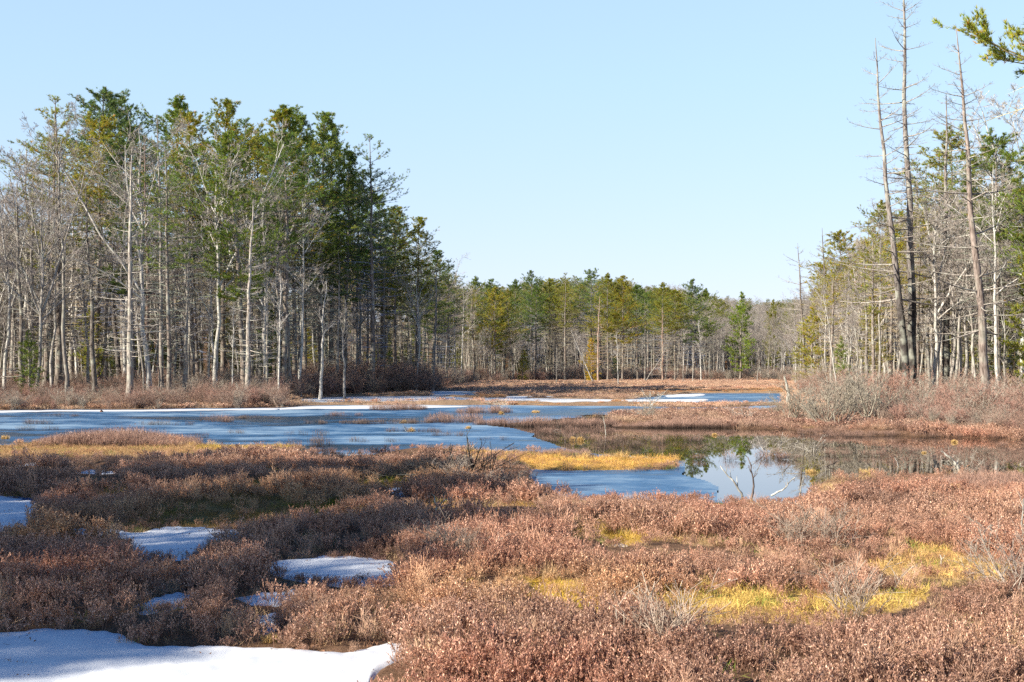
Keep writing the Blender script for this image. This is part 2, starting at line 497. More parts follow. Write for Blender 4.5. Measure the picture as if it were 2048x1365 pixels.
# ground material
def ground_mat():
    m, nt, out = new_mat("bog_ground")
    a = nt.nodes.new("ShaderNodeAttribute"); a.attribute_name = "col"
    tc = nt.nodes.new("ShaderNodeTexCoord")
    n = nt.nodes.new("ShaderNodeTexNoise"); n.inputs["Scale"].default_value = 5; n.inputs["Detail"].default_value = 8; n.inputs["Roughness"].default_value = .75
    nt.links.new(tc.outputs["Object"], n.inputs[0])
    r = nt.nodes.new("ShaderNodeValToRGB")
    r.color_ramp.elements[0].position = .3; r.color_ramp.elements[0].color = (.4, .35, .3, 1)
    r.color_ramp.elements[1].position = .7; r.color_ramp.elements[1].color = (1.3, 1.3, 1.2, 1)
    nt.links.new(n.outputs[0], r.inputs[0])
    c = mul(nt, a.outputs["Color"], r.outputs[0])
    p = nt.nodes.new("ShaderNodeBsdfPrincipled"); nt.links.new(c, p.inputs["Base Color"])
    p.inputs["Roughness"].default_value = .9; p.inputs["Specular IOR Level"].default_value = .1
    b = nt.nodes.new("ShaderNodeBump"); b.inputs["Strength"].default_value = .8; b.inputs["Distance"].default_value = .12
    nt.links.new(n.outputs[0], b.inputs["Height"]); nt.links.new(b.outputs[0], p.inputs["Normal"])
    nt.links.new(p.outputs[0], out.inputs[0])
    return m


def ice_mat():
    m, nt, out = new_mat("pond_ice")
    tc = nt.nodes.new("ShaderNodeTexCoord")
    mp = nt.nodes.new("ShaderNodeMapping"); mp.inputs["Scale"].default_value = (.045, .075, 1); mp.inputs["Rotation"].default_value = (0, 0, .1)
    nt.links.new(tc.outputs["Object"], mp.inputs[0])
    n = nt.nodes.new("ShaderNodeTexNoise"); n.inputs["Scale"].default_value = 1; n.inputs["Detail"].default_value = 9; n.inputs["Roughness"].default_value = .62
    n.inputs["Distortion"].default_value = .4
    nt.links.new(mp.outputs[0], n.inputs[0])
    r = nt.nodes.new("ShaderNodeValToRGB")
    e = r.color_ramp.elements
    e[0].position = .41; e[0].color = (.022, .050, .09, 1)
    e[1].position = .62; e[1].color = (.24, .35, .46, 1)
    x = e.new(.50); x.color = (.038, .12, .25, 1)
    n3 = nt.nodes.new("ShaderNodeTexNoise"); n3.inputs["Scale"].default_value = .35; n3.inputs["Detail"].default_value = 8; n3.inputs["Roughness"].default_value = .7
    nt.links.new(tc.outputs["Object"], n3.inputs[0])
    ad = nt.nodes.new("ShaderNodeMath"); ad.operation = 'MULTIPLY_ADD'; ad.inputs[1].default_value = .50; 
    sb = nt.nodes.new("ShaderNodeMath"); sb.operation = 'SUBTRACT'; sb.inputs[1].default_value = .25
    nt.links.new(n3.outputs[0], ad.inputs[0]); nt.links.new(n.outputs[0], ad.inputs[2]); nt.links.new(ad.outputs[0], sb.inputs[0])
    nt.links.new(sb.outputs[0], r.inputs[0])
    p = nt.nodes.new("ShaderNodeBsdfPrincipled"); nt.links.new(r.outputs[0], p.inputs["Base Color"])
    rr_ = nt.nodes.new("ShaderNodeMapRange"); rr_.inputs[1].default_value = .4; rr_.inputs[2].default_value = .62; rr_.inputs[3].default_value = .25; rr_.inputs[4].default_value = .6
    nt.links.new(sb.outputs[0], rr_.inputs[0]); nt.links.new(rr_.outputs[0], p.inputs["Roughness"])
    p.inputs["Roughness"].default_value = .45; p.inputs["Specular IOR Level"].default_value = .35; p.inputs["IOR"].default_value = 1.31
    n2 = nt.nodes.new("ShaderNodeTexNoise"); n2.inputs["Scale"].default_value = 2.5; n2.inputs["Detail"].default_value = 6
    nt.links.new(tc.outputs["Object"], n2.inputs[0])
    b = nt.nodes.new("ShaderNodeBump"); b.inputs["Strength"].default_value = .25; b.inputs["Distance"].default_value = .03
    nt.links.new(n2.outputs[0], b.inputs["Height"]); nt.links.new(b.outputs[0], p.inputs["Normal"])
    nt.links.new(p.outputs[0], out.inputs[0])
    return m


def snow_mat():
    m, nt, out = new_mat("old_snow")
    tc = nt.nodes.new("ShaderNodeTexCoord")
    n = nt.nodes.new("ShaderNodeTexNoise"); n.inputs["Scale"].default_value = 1.3; n.inputs["Detail"].default_value = 9
    nt.links.new(tc.outputs["Object"], n.inputs[0])
    r = nt.nodes.new("ShaderNodeValToRGB")
    r.color_ramp.elements[0].position = .3; r.color_ramp.elements[0].color = (.60, .63, .67, 1)
    r.color_ramp.elements[1].position = .6; r.color_ramp.elements[1].color = (.76, .765, .77, 1)
    nt.links.new(n.outputs[0], r.inputs[0])
    p = nt.nodes.new("ShaderNodeBsdfPrincipled"); nt.links.new(r.outputs[0], p.inputs["Base Color"])
    p.inputs["Roughness"].default_value = .6; p.inputs["Specular IOR Level"].default_value = .3
    b = nt.nodes.new("ShaderNodeBump"); b.inputs["Strength"].default_value = .35; b.inputs["Distance"].default_value = .05
    nt.links.new(n.outputs[0], b.inputs["Height"]); nt.links.new(b.outputs[0], p.inputs["Normal"])
    nt.links.new(p.outputs[0], out.inputs[0])
    return m


def water_mat():
    m, nt, out = new_mat("still_water")
    tc = nt.nodes.new("ShaderNodeTexCoord")
    p = nt.nodes.new("ShaderNodeBsdfPrincipled")
    p.inputs["Base Color"].default_value = (.035, .026, .016, 1)
    p.inputs["Roughness"].default_value = 0.0; p.inputs["IOR"].default_value = 1.33
    n2 = nt.nodes.new("ShaderNodeTexNoise"); n2.inputs["Scale"].default_value = 1.5; n2.inputs["Detail"].default_value = 3
    nt.links.new(tc.outputs["Object"], n2.inputs[0])
    b = nt.nodes.new("ShaderNodeBump"); b.inputs["Strength"].default_value = .02; b.inputs["Distance"].default_value = .01
    nt.links.new(n2.outputs[0], b.inputs["Height"]); nt.links.new(b.outputs[0], p.inputs["Normal"])
    nt.links.new(p.outputs[0], out.inputs[0])
    return m


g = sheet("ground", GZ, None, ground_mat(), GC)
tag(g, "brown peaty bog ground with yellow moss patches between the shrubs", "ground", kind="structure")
near = (GY > -2) & (GY < 600); wet = near & (GY > 36.2)
Wd = blur(W, 3) > .02
w_o = sheet("water", np.full(GZ.shape, -.03), Wd & wet, water_mat())
tag(w_o, "dark still open water reflecting the trees and sky", "water", kind="structure")
icez = .004 + .006 * fbm(GX / 3, GY / 3, 31, 2)
ice_m = Wd & wet & ~(OPEN)
ice_o = sheet("ice", icez, None if False else ice_m, ice_mat())
tag(ice_o, "thin blue grey ice sheet covering the pond", "ice", kind="structure")
eff = SNb * 1.25 + (.75 * fbm(GX / 1.0, GY / .8, 47, 4) + .22 * fbm(GX / .3, GY / .3, 49, 2)) * np.where(GY > 18.2, 1, .4) + .15 * fbm(GX / .6, GY / .5, 48, 3)
snz = .075 * smooth((eff - .42) * 1.6) - .02 + .03 * fbm(GX / 1.5, GY / 1.5, 41, 4) * smooth(SNb) + .012 * fbm(GX / .22, GY / .22, 43, 2)
snz = np.where(GY > 75, .05 * smooth((SNb + .35 * fbm(GX / 9, GY / 16, 44, 4) - .36 * ((GPX < 560) & (GPY > 800))) * 1.6 - .25) - .01, snz)
sn_o = sheet("snow", snz, (SNb > .03) & near, snow_mat())
tag(sn_o, "old white snow lying on the pond edge and between the shrubs", "snow", kind="structure")

# ------------------------------------------------------------------ plant generators


def curve_at(P, t):
    n, k, _ = P.shape
    x = np.clip(t, 0, 1) * (k - 1); i = np.minimum(x.astype(int), k - 2); f = (x - i)[..., None]
    rows = np.arange(n)[:, None] if t.ndim == 2 else np.arange(n)
    a = P[rows, i]; b = P[rows, i + 1]
    d = b - a; d = d / (np.linalg.norm(d, axis=-1, keepdims=True) + 1e-9)
    return a * (1 - f) + b * f, d


def rad_at(R, t):
    n, k = R.shape
    x = np.clip(t, 0, 1) * (k - 1); i = np.minimum(x.astype(int), k - 2); f = x - i
    rows = np.arange(n)[:, None]
    return R[rows, i] * (1 - f) + R[rows, i + 1] * f


def spawn(P, R, nc, t0, t1, a0, a1, lenf, up, k, rng, rf=.55, wob=.08, flat=0.0, curl=0.0):
    n = P.shape[0]
    t = rng.uniform(t0, t1, (n, nc))
    pos, T = curve_at(P, t)
    Lp = np.linalg.norm(np.diff(P, axis=1), axis=2).sum(1)[:, None]
    q = rng.normal(size=(n, nc, 3)); q[..., 2] *= (1 - flat)
    q -= (q * T).sum(-1, keepdims=True) * T; q /= np.linalg.norm(q, axis=-1, keepdims=True) + 1e-9
    a = np.radians(rng.uniform(a0, a1, (n, nc)))[..., None]
    D = np.cos(a) * T + np.sin(a) * q; D[..., 2] += up
    D /= np.linalg.norm(D, axis=-1, keepdims=True)
    L = lenf * Lp * (1.05 - .55 * t) * rng.uniform(.6, 1.25, (n, nc))
    r = rad_at(R, t) * rf
    pos = pos.reshape(-1, 3); D = D.reshape(-1, 3); L = L.reshape(-1, 1); r = r.reshape(-1)
    pts = [pos]; d = D.copy()
    for i in range(1, k):
        d = d + rng.normal(scale=wob, size=d.shape); d[:, 2] += curl / k
        d /= np.linalg.norm(d, axis=1, keepdims=True)
        pts.append(pts[-1] + d * L / (k - 1))
    PP = np.stack(pts, 1)
    RR_ = r[:, None] * np.linspace(1, .3, k)[None]
    return PP, RR_


def trunk_curve(h, r0, r1, k, rng, wob=.012, lean=(0, 0)):
    z = np.linspace(0, 1, k)
    off = np.cumsum(rng.normal(scale=wob * h / k ** .5, size=(k, 2)), 0); off -= off[0]
    x = off[:, 0] + lean[0] * h * z; y = off[:, 1] + lean[1] * h * z
    P = np.stack([x, y, z * h - .35 * (z == 0)], 1)[None]
    rad = r0 * (1 - z) ** .85 + r1
    rad[0] *= 1.35
    return P, rad[None]


def hardwood(seed, h, n1=13, pale=0, fork=0, cb=.35, spread=.33, fine=7):
    rng = rs(seed)
    P, R = trunk_curve(h, h * .0078, .02, 12, rng, .02, (rng.uniform(-.04, .04), 0))
    bark = (.30, .28, .26) if not pale else (.48, .465, .44)
    mt = MB(); mt.tubes(P, R, 7, bark)
    mc = MB()
    A, RA = spawn(P, R, n1, cb, .97, 28, 58, spread, .28, 6, rng, .55, .10)
    if fork:
        A2, RA2 = spawn(P, R, 2, .35, .55, 14, 26, .75, .25, 6, rng, .8, .06)
        A = np.concatenate([A, A2]); RA = np.concatenate([RA, RA2])
    B, RB = spawn(A, RA, 6, .15, 1, 25, 55, .5, .15, 4, rng, .5, .14)
    C_, RC = spawn(B, RB, 5, .15, 1, 25, 60, .5, .1, 3, rng, .55, .15)
    limb = tuple(np.array(bark) * 1.1)
    mc.tubes(A, RA, 5, limb, 0)
    mc.tubes(B, np.maximum(RB, .014), 3, limb, 0)
    mc.tubes(C_, np.maximum(RC, .009), 3, (.35, .315, .29), 0)
    D, RD = spawn(C_, RC, fine, .1, 1, 25, 60, .6, .1, 2, rng, .6)
    c = (.35, .305, .275)
    mc.slivers(D[:, 0], D[:, -1], .020, c, c, rng, 1)
    E, RE = spawn(D, RD, 4, .2, 1, 25, 60, .7, .1, 2, rng)
    mc.slivers(E[:, 0], E[:, -1], .017, c, (.38, .32, .29), rng, 1)
    return mt, mc


def whorls(h, z0, z1, step, nb, rng, P, R, Lfun, el, k=5, bend=.25, droop=0):
    zs = []
    z = z0
    while z < z1:
        zs.append(z); z += step * rng.uniform(.7, 1.35)
    zz = []; az = []
    for z in zs:
        m = max(1, int(round(nb * rng.uniform(.6, 1.3)))); a0 = rng.uniform(0, 6.28)
        for i in range(m):
            zz.append(z + rng.normal(scale=.06)); az.append(a0 + i * 6.28 / m + rng.normal(scale=.35))
    zz = np.clip(np.array(zz), 0.3, h * .995); az = np.array(az)
    t = zz / h
    base, _ = curve_at(P, t[None, :]); base = base[0]
    L = Lfun(zz) * rng.uniform(.65, 1.15, len(zz))
    e = np.radians(el(zz) + rng.normal(scale=7, size=len(zz)))
    s = np.linspace(0, 1, k)[None, :, None]
    hd = np.stack([np.cos(az), np.sin(az), np.zeros_like(az)], 1)[:, None, :]
    side = np.stack([-np.sin(az), np.cos(az), np.zeros_like(az)], 1)[:, None, :]
    L3 = L[:, None, None]
    Q = base[:, None, :] + hd * L3 * s * np.cos(e)[:, None, None] + side * L3 * .12 * rng.normal(size=(len(zz), 1, 1)) * s ** 2
    Q[..., 2] += (L[:, None] * (np.sin(e)[:, None] * s[..., 0] + bend * s[..., 0] ** 2.2 - droop * np.sin(s[..., 0] * 3.14)))
    rb = np.clip(.010 + L * .0095, .008, .09)
    RB = rb[:, None] * np.linspace(1, .22, k)[None]
    return Q, RB, zz


def pine(seed, h, cb=.45, spread=3.6, dens=1.0, step=.7, nb=5, stubs=True, bark=(.22, .185, .16), tuftlen=.24):
    rng = rs(seed)
    P, R = trunk_curve(h, h * .0092, .02, 12, rng, .008)
    mt = MB(); mt.tubes(P, R, 8, bark)
    mc = MB()
    z0 = cb * h

    def Lf(z):
        t = (z - z0) / (h - z0)
        base = spread * np.clip((1 - t) ** .62, .16, 1) * np.clip(.5 + t * 2.2, 0, 1)
        return base * (1 + .28 * np.sin(z * 1.3 + seed) + .2 * np.sin(z * 3.1))
    Q, RB, zz = whorls(h, z0, h * .985, step, nb, rng, P, R, Lf, lambda z: np.interp((z - z0) / (h - z0), [0, .5, .85, 1], [0, 16, 38, 70]), bend=.2)
    keep = rng.uniform(size=len(Q)) < .88
    Q, RB = Q[keep], RB[keep]
    mc.tubes(Q, RB, 4, tuple(np.array(bark) * .9), 0)
    S, RS = spawn(Q, RB, 13, .18, 1, 25, 60, .40, .14, 3, rng, .4, .1, flat=.7, curl=.45)
    mc.tubes(S, np.maximum(RS, .006), 3, tuple(np.array(bark) * .9), 0)
    # needle tufts along side twigs and branch ends
    lenS = np.linalg.norm(S[:, -1] - S[:, 0], axis=1); S = S[rng.uniform(size=len(S)) < np.clip(lenS / .45, .2, 1)]
    nt_ = max(2, int(5 * dens))
    t = rng.uniform(.25, 1, (len(S), nt_))
    pos, T = curve_at(S, t)
    pos = pos.reshape(-1, 3); T = T.reshape(-1, 3)
    lq = np.linalg.norm(Q[:, -1] - Q[:, 0], axis=1); Qb = Q[lq > .9]
    t2 = rng.uniform(.55, 1, (len(Qb), 5)); p2, T2 = curve_at(Qb, t2)
    pos = np.concatenate([pos, p2.reshape(-1, 3)]); T = np.concatenate([T, T2.reshape(-1, 3)])
    m = 9
    n = len(pos)
    base = np.repeat(pos + rng.normal(scale=.05, size=pos.shape), m, 0)
    D = np.repeat(T, m, 0) + rng.normal(scale=.55, size=(n * m, 3)); D[:, 2] += .45
    D /= np.linalg.norm(D, axis=1, keepdims=True)
    L = rng.uniform(.6, 1.25, (n * m, 1)) * tuftlen
    gcol = np.repeat(np.where(rng.uniform(size=(n, 1)) < .05, [[1.8, 1.0, .8]], [[1., 1, 1]]) * np.array([[.235, .25, .04]]) * rng.uniform(.65, 1.35, (n, 1)) * (1 + rng.normal(scale=.12, size=(n, 3)) * [1, .4, .6]), m, 0)
    gcol = np.clip(gcol, .005, .6)
    mc.slivers(base, base + D * L, .034 * tuftlen / .24, gcol, gcol * 1.15, rng, 2)
    if stubs:
        Q2, R2, _ = whorls(h, h * .12, z0 * 1.15, step * .8, 4, rng, P, R, lambda z: np.interp(z, [0, z0], [1.0, 3.6]), lambda z: z * 0 - 4, bend=.10, droop=-.06)
        mc.tubes(Q2, R2 * .85, 3, (.38, .34, .31), 0)
        S2, _r = spawn(Q2, R2, 8, .25, 1, 25, 60, .4, 0, 2, rng, flat=.6)
        mc.slivers(S2[:, 0], S2[:, -1], .028, (.40, .35, .31), (.40, .35, .31), rng, 1)
    return mt, mc


def dead_pine(seed, h, spread=3.6, z0f=.18, r0=.0105, bark=(.34, .31, .28), step=.75, nb=4, twigs=7, lean=(0, 0), bend=.18, split=False, z1=.985, foot=0):
    rng = rs(seed)
    P, R = trunk_curve(h, h * r0, .025, 14, rng, .010, lean)
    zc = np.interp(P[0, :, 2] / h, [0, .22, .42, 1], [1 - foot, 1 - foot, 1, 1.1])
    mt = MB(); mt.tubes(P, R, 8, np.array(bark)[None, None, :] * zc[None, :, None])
    z0 = z0f * h

    def Lf(z):
        t = (z - z0) / (h - z0)
        return spread * np.clip((1 - t) ** .55, .15, 1) * (.75 + .5 * np.sin(z * .9 + seed) ** 2)
    Q, RB, zz = whorls(h, z0, h * z1, step, nb, rng, P, R, Lf, lambda z: np.interp((z - z0) / (h - z0), [0, .6, 1], [-6, 4, 30]), bend=bend)
    keep = rng.uniform(size=len(Q)) < .75
    Q, RB = Q[keep], RB[keep]
    RB = RB * 1.25
    Qs, Rs, _ = whorls(h, h * .06, h * .9, step * .8, 3, rng, P, R, lambda z: z * 0 + .45, lambda z: z * 0 + 5, k=3)
    mt.tubes(Qs, Rs * 1.6, 4, tuple(np.array(bark) * 1.1))
    cut = rng.uniform(.35, 1, len(Q))      # snapped branches
    brk = rng.uniform(size=len(Q)) < .3
    for i in np.where(brk)[0]:
        Q[i] = curve_at(Q[i:i + 1], np.linspace(0, cut[i] * .7, Q.shape[1])[None])[0][0]
    lc = (.42, .39, .36)
    S, RS = spawn(Q, RB, twigs, .25, 1, 25, 60, .34, .02, 3, rng, .42, .12, flat=.5, curl=.25)
    T3, R3 = spawn(S, RS, 4, .1, 1, 20, 60, .55, .05, 2, rng)
    if not split:
        mc = MB()
        mc.tubes(Q, RB, 4, lc, 0); mc.tubes(S, np.maximum(RS, .006), 3, lc, 0)
        mc.slivers(T3[:, 0], T3[:, -1], .022, (.38, .34, .31), (.38, .34, .31), rng, 1)
        return mt, mc
    parts = []
    order = np.argsort(-np.linalg.norm(Q[:, -1] - Q[:, 0], axis=1))
    for i in order[:90]:
        mc = MB()
        mc.tubes(Q[i:i + 1], RB[i:i + 1], 5, lc, 0)
        mc.tubes(S[i * twigs:(i + 1) * twigs], np.maximum(RS[i * twigs:(i + 1) * twigs], .006), 3, lc, 0)
        a = i * twigs * 4; b = (i + 1) * twigs * 4
        mc.slivers(T3[a:b, 0], T3[a:b, -1], .022, (.22, .19, .17), (.22, .19, .17), rng, 1)
        parts.append(mc)
    return mt, parts


def bush(seed, h=2.4, n=16, col=(.24, .17, .14), spread=35, fine=5, r=.022, pale=None, tw=.018):
    rng = rs(seed)
    az = rng.uniform(0, 6.28, n); e = np.radians(rng.uniform(3, spread, n)); L = h * rng.uniform(.6, 1.1, n)
    D = np.stack([np.sin(e) * np.cos(az), np.sin(e) * np.sin(az), np.cos(e)], 1)
    base = np.stack([rng.normal(scale=.16 * h / 2, size=n), rng.normal(scale=.16 * h / 2, size=n), np.full(n, -.1)], 1)
    pts = [base]; d = D.copy()
    for i in range(4):
        d = d + rng.normal(scale=.12, size=d.shape); d /= np.linalg.norm(d, axis=1, keepdims=True)
        pts.append(pts[-1] + d * L[:, None] / 4)
    P = np.stack(pts, 1); R = r * np.linspace(1, .3, 5)[None] * rng.uniform(.6, 1.2, (n, 1))
    m = MB(); c = np.array(col)
    cc = np.array(pale) if pale else c
    m.tubes(P, R, 4, cc, 0)
    A, RA = spawn(P, R, 6, .25, 1, 20, 55, .45, .15, 3, rng, .55, .15)
    m.tubes(A, np.maximum(RA, .004), 3, cc, 0)
    B, RB = spawn(A, RA, fine, .1, 1, 20, 60, .5, .15, 2, rng)
    m.slivers(B[:, 0], B[:, -1], tw, c, c * 1.15, rng, 1)
    E, RE = spawn(B, RB, 3, .1, 1, 20, 60, .6, .1, 2, rng)
    m.slivers(E[:, 0], E[:, -1], tw * .75, c, c * 1.25, rng, 1)
    return m


def leatherleaf(seed, stems=15, leaves=20, ll=.042, lw=.015, h=.62, rad=.16, lean=32):
    rng = rs(seed)
    n = stems
    az = rng.uniform(0, 6.28, n); e = np.radians(rng.uniform(2, lean, n)); L = h * rng.uniform(.65, 1.15, n)
    D = np.stack([np.sin(e) * np.cos(az), np.sin(e) * np.sin(az), np.cos(e)], 1)
    q = rng.uniform(0, 6.28, n); w = rad * np.sqrt(rng.uniform(0, 1, n))
    pts = [np.stack([w * np.cos(q), w * np.sin(q), np.full(n, -.05)], 1)]; d = D.copy()
    for i in range(4):
        d = d + rng.normal(scale=.13, size=d.shape); d /= np.linalg.norm(d, axis=1, keepdims=True)
        pts.append(pts[-1] + d * L[:, None] / 4)
    P = np.stack(pts, 1); R = np.full((n, 5), .0035) * np.linspace(1.2, .4, 5)[None]
    m = MB()
    m.tubes(P, R, 3, (.62, .50, .45), 1)
    A, RA = spawn(P, R, 4, .3, .9, 18, 50, .42, .25, 3, rng, .7, .1)
    m.tubes(A, np.maximum(RA, .0015), 3, (.62, .50, .45), 1)
    for Q, k in ((P, leaves), (A, max(3, leaves // 3))):
        t = rng.beta(2.2, 1.1, (len(Q), k)) * .75 + .27
        pos, T = curve_at(Q, t); pos = pos.reshape(-1, 3); T = T.reshape(-1, 3)
        Dl = T + rng.normal(scale=.5, size=T.shape); Dl[:, 2] += .35
        u = rng.uniform(size=(len(pos), 1))
        c = np.where(u < .20, [[1.85, 1.68, 1.55]], np.where(u < .62, [[1.0, .82, .75]], [[.60, .48, .42]])) * rng.uniform(.75, 1.25, (len(pos), 1))
        m.leaves(pos, Dl, ll * rng.uniform(.7, 1.25, len(pos)), lw * rng.uniform(.8, 1.2, len(pos)), c, rng, 0)
    return m


def tuft(seed, n=45, h=.6, rad=.35, w=.014, lean=22, base=(.45, .4, .35), tip=(1, .9, .8), heads=0):
    rng = rs(seed)
    az = rng.uniform(0, 6.28, n); e = np.radians(np.abs(rng.normal(scale=lean, size=n)))
    L = h * rng.uniform(.5, 1.1, n)
    q = rng.uniform(0, 6.28, n); ww = rad * np.sqrt(rng.uniform(0, 1, n))
    p0 = np.stack([ww * np.cos(q), ww * np.sin(q), np.full(n, -.06)], 1)
    D = np.stack([np.sin(e) * np.cos(az), np.sin(e) * np.sin(az), np.cos(e)], 1)
    pm = p0 + D * L[:, None] * .6
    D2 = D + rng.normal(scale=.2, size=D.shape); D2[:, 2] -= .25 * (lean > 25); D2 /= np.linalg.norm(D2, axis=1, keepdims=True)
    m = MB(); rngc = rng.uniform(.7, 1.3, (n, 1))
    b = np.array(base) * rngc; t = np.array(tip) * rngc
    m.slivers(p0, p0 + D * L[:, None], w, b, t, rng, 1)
    m.slivers(pm, pm + D2 * L[:, None] * .5, w * .7, t, t, rng, 1)
    if heads:
        k = heads
        i = rng.randint(0, n, k); s = rng.uniform(.45, 1, (k, 1))
        m.leaves(p0[i] + D[i] * L[i][:, None] * s, D[i] + rng.normal(scale=.6, size=(k, 3)), .07, .028, np.array([[1.4, 1.15, 1.0]]) * rng.uniform(.5, 1.2, (k, 1)), rng, 0)
    return m


# ------------------------------------------------------------------ scattering (stuff)
def proto_collection(name, meshes, colors=None):
    c = bpy.data.collections.new(name)
    for i, me in enumerate(meshes):
        o = bpy.data.objects.new("%s_%02d" % (name, i), me)
        if colors is not None: o.color = (*colors[i], 1)
        c.objects.link(o)
    return c


def scatter(name, label, cat, pts, scl, tint, idx, coll, seed=0, tilt=.12):
    n = len(pts); rng = rs(seed)
    me = bpy.data.meshes.new(name)
    me.vertices.add(n); me.vertices.foreach_set("co", np.asarray(pts, np.float32).ravel())

    def at(nm, ty, data, key):
        a = me.attributes.new(nm, ty, 'POINT'); a.data.foreach_set(key, np.asarray(data).ravel())
    at("scl", 'FLOAT_VECTOR', np.asarray(scl, np.float32), "vector")
    rot = np.stack([rng.normal(scale=tilt, size=n), rng.normal(scale=tilt, size=n), rng.uniform(0, 6.28, n)], 1)
    at("rot", 'FLOAT_VECTOR', rot.astype(np.float32), "vector")
    at("pick", 'INT', np.asarray(idx, np.int32), "value")
    at("tint", 'FLOAT_COLOR', np.concatenate([tint, np.ones((n, 1))], 1).astype(np.float32), "color")
    o = obj(name, me)
    ng = bpy.data.node_groups.new(name + "_nodes", 'GeometryNodeTree')
    ng.interface.new_socket("Geometry", in_out='INPUT', socket_type='NodeSocketGeometry')
    ng.interface.new_socket("Geometry", in_out='OUTPUT', socket_type='NodeSocketGeometry')
    gi = ng.nodes.new('NodeGroupInput'); go = ng.nodes.new('NodeGroupOutput')
    m2p = ng.nodes.new('GeometryNodeMeshToPoints')
    ci = ng.nodes.new('GeometryNodeCollectionInfo'); ci.inputs[0].default_value = coll
    ci.inputs['Separate Children'].default_value = True; ci.inputs['Reset Children'].default_value = True
    ip = ng.nodes.new('GeometryNodeInstanceOnPoints'); ip.inputs['Pick Instance'].default_value = True

    def na(nm, ty):
        a = ng.nodes.new('GeometryNodeInputNamedAttribute'); a.data_type = ty; a.inputs[0].default_value = nm; return a.outputs[0]
    L = ng.links.new
    L(gi.outputs[0], m2p.inputs[0]); L(m2p.outputs[0], ip.inputs['Points']); L(ci.outputs[0], ip.inputs['Instance'])
    L(na("pick", 'INT'), ip.inputs['Instance Index'])
    er = ng.nodes.new('FunctionNodeEulerToRotation'); L(na("rot", 'FLOAT_VECTOR'), er.inputs[0]); L(er.outputs[0], ip.inputs['Rotation'])
    L(na("scl", 'FLOAT_VECTOR'), ip.inputs['Scale'])
    L(ip.outputs[0], go.inputs[0])
    md = o.modifiers.new("scatter", 'NODES'); md.node_group = ng
    tag(o, label, cat, kind="stuff")
    print("SCATTER", name, n)
    return o


def frustum_pts(y0, y1, dens, rng, margin=.085, x0=None, x1=None):
    """uniform points per square metre in the wedge seen by the camera (a bit wider)"""
    k = .364 + margin
    e = 6.0 if y0 < 60 else 0.0         # spare width beside the wedge
    n = int((2 * (k * y1 + e)) * (y1 - y0) * dens)
    Y = rng.uniform(y0, y1, n); X = rng.uniform(-1, 1, n) * (k * y1 + e)
    ok = np.abs(X) < k * Y + e
    return X[ok], Y[ok]


def veg_keep(X, Y, h, rng):
    """no shrub in the pools, nor in front of them so tall that it hides them"""
    ok = samp(Wb, X, Y) < .47
    z = ground_z(X, Y)
    for f in (.55, .8):
        top = CH - (z + h * f)
        Yp = Y * CH / np.maximum(top, .5)
        ok &= ~(samp(W, X * Yp / Y, Yp) & (Yp < 400))
    for f, pr in ((.0, .95), (.45, .90)):
        top = CH - (z + h * f); Yp = Y * CH / np.maximum(top, .5)
        ok &= ~((samp(MS, X * Yp / Y, Yp)) & (rng.uniform(size=len(X)) < pr))
    return ok


def veg_tint(X, Y, rng):
    a = fbm(X / 4.5, Y / 4.5, 51, 3); b = fbm(X / 7 + 40, Y / 7, 61, 3); c = fbm(X / 3 + 9, Y / 3, 71, 2)
    base = np.array([.58, .42, .32])[None] * np.ones((len(X), 1))
    red = np.array([.57, .36, .27]); straw = np.array([.64, .47, .29]); dark = np.array([.34, .235, .19])
    def mixin(base, colr, w): return base * (1 - w[:, None]) + colr[None] * w[:, None]
    base = mixin(base, red, smooth(a * 1.5)); base = mixin(base, straw, smooth(b * 1.8 - .15)); base = mixin(base, dark, smooth(c * 1.8 - .1) * .85)
    return base * rng.uniform(.8, 1.2, (len(X), 1))


rng = rs(77)
LL = [leatherleaf(100 + i, 18, 25, .034, .0125, .43, .20, 38).mesh("leatherleaf", [M_LEAF_I, M_STEM_I]) for i in range(6)]
LLm = [leatherleaf(120 + i, 16, 14, .050, .019, .44, .26, 38).mesh("leatherleaf", [M_LEAF_I, M_STEM_I]) for i in range(4)]
LLf = [leatherleaf(140 + i, 18, 7, .10, .045, .66, .38).mesh("leatherleaf", [M_LEAF_I, M_STEM_I]) for i in range(4)]
MIX = [bush(130 + i, .50, 15, (1.0, .88, .80), 34, 3, .0038, None, .0035) for i in range(3)]
for b_ in MIX: b_.m = {k: [x * 0 + 1 for x in v] for k, v in b_.m.items()}
MIX = [b_.mesh("bare_twigs", [M_LEAF_I, M_STEM_I]) for b_ in MIX]
MIX += [tuft(135 + i, 80, .42, .22, .007, 30, base=(.8, .75, .6), tip=(1.25, 1.15, .95)).mesh("dry_sedge", [M_LEAF_I, M_STEM_I]) for i in range(2)]
TF = [tuft(160 + i, 60, .62, .55, .016, 18, heads=26).mesh("sedge_tuft", [M_LEAF_I, M_STEM_I]) for i in range(4)]
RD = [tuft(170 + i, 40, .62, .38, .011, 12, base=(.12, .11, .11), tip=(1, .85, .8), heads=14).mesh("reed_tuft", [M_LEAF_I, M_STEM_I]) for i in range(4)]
GR = [tuft(180 + i, 70, .26, .30, .008, 48, base=(.7, .7, .6), tip=(1.1, 1.1, 1)).mesh("moss_grass", [M_LEAF_I, M_STEM_I]) for i in range(4)]

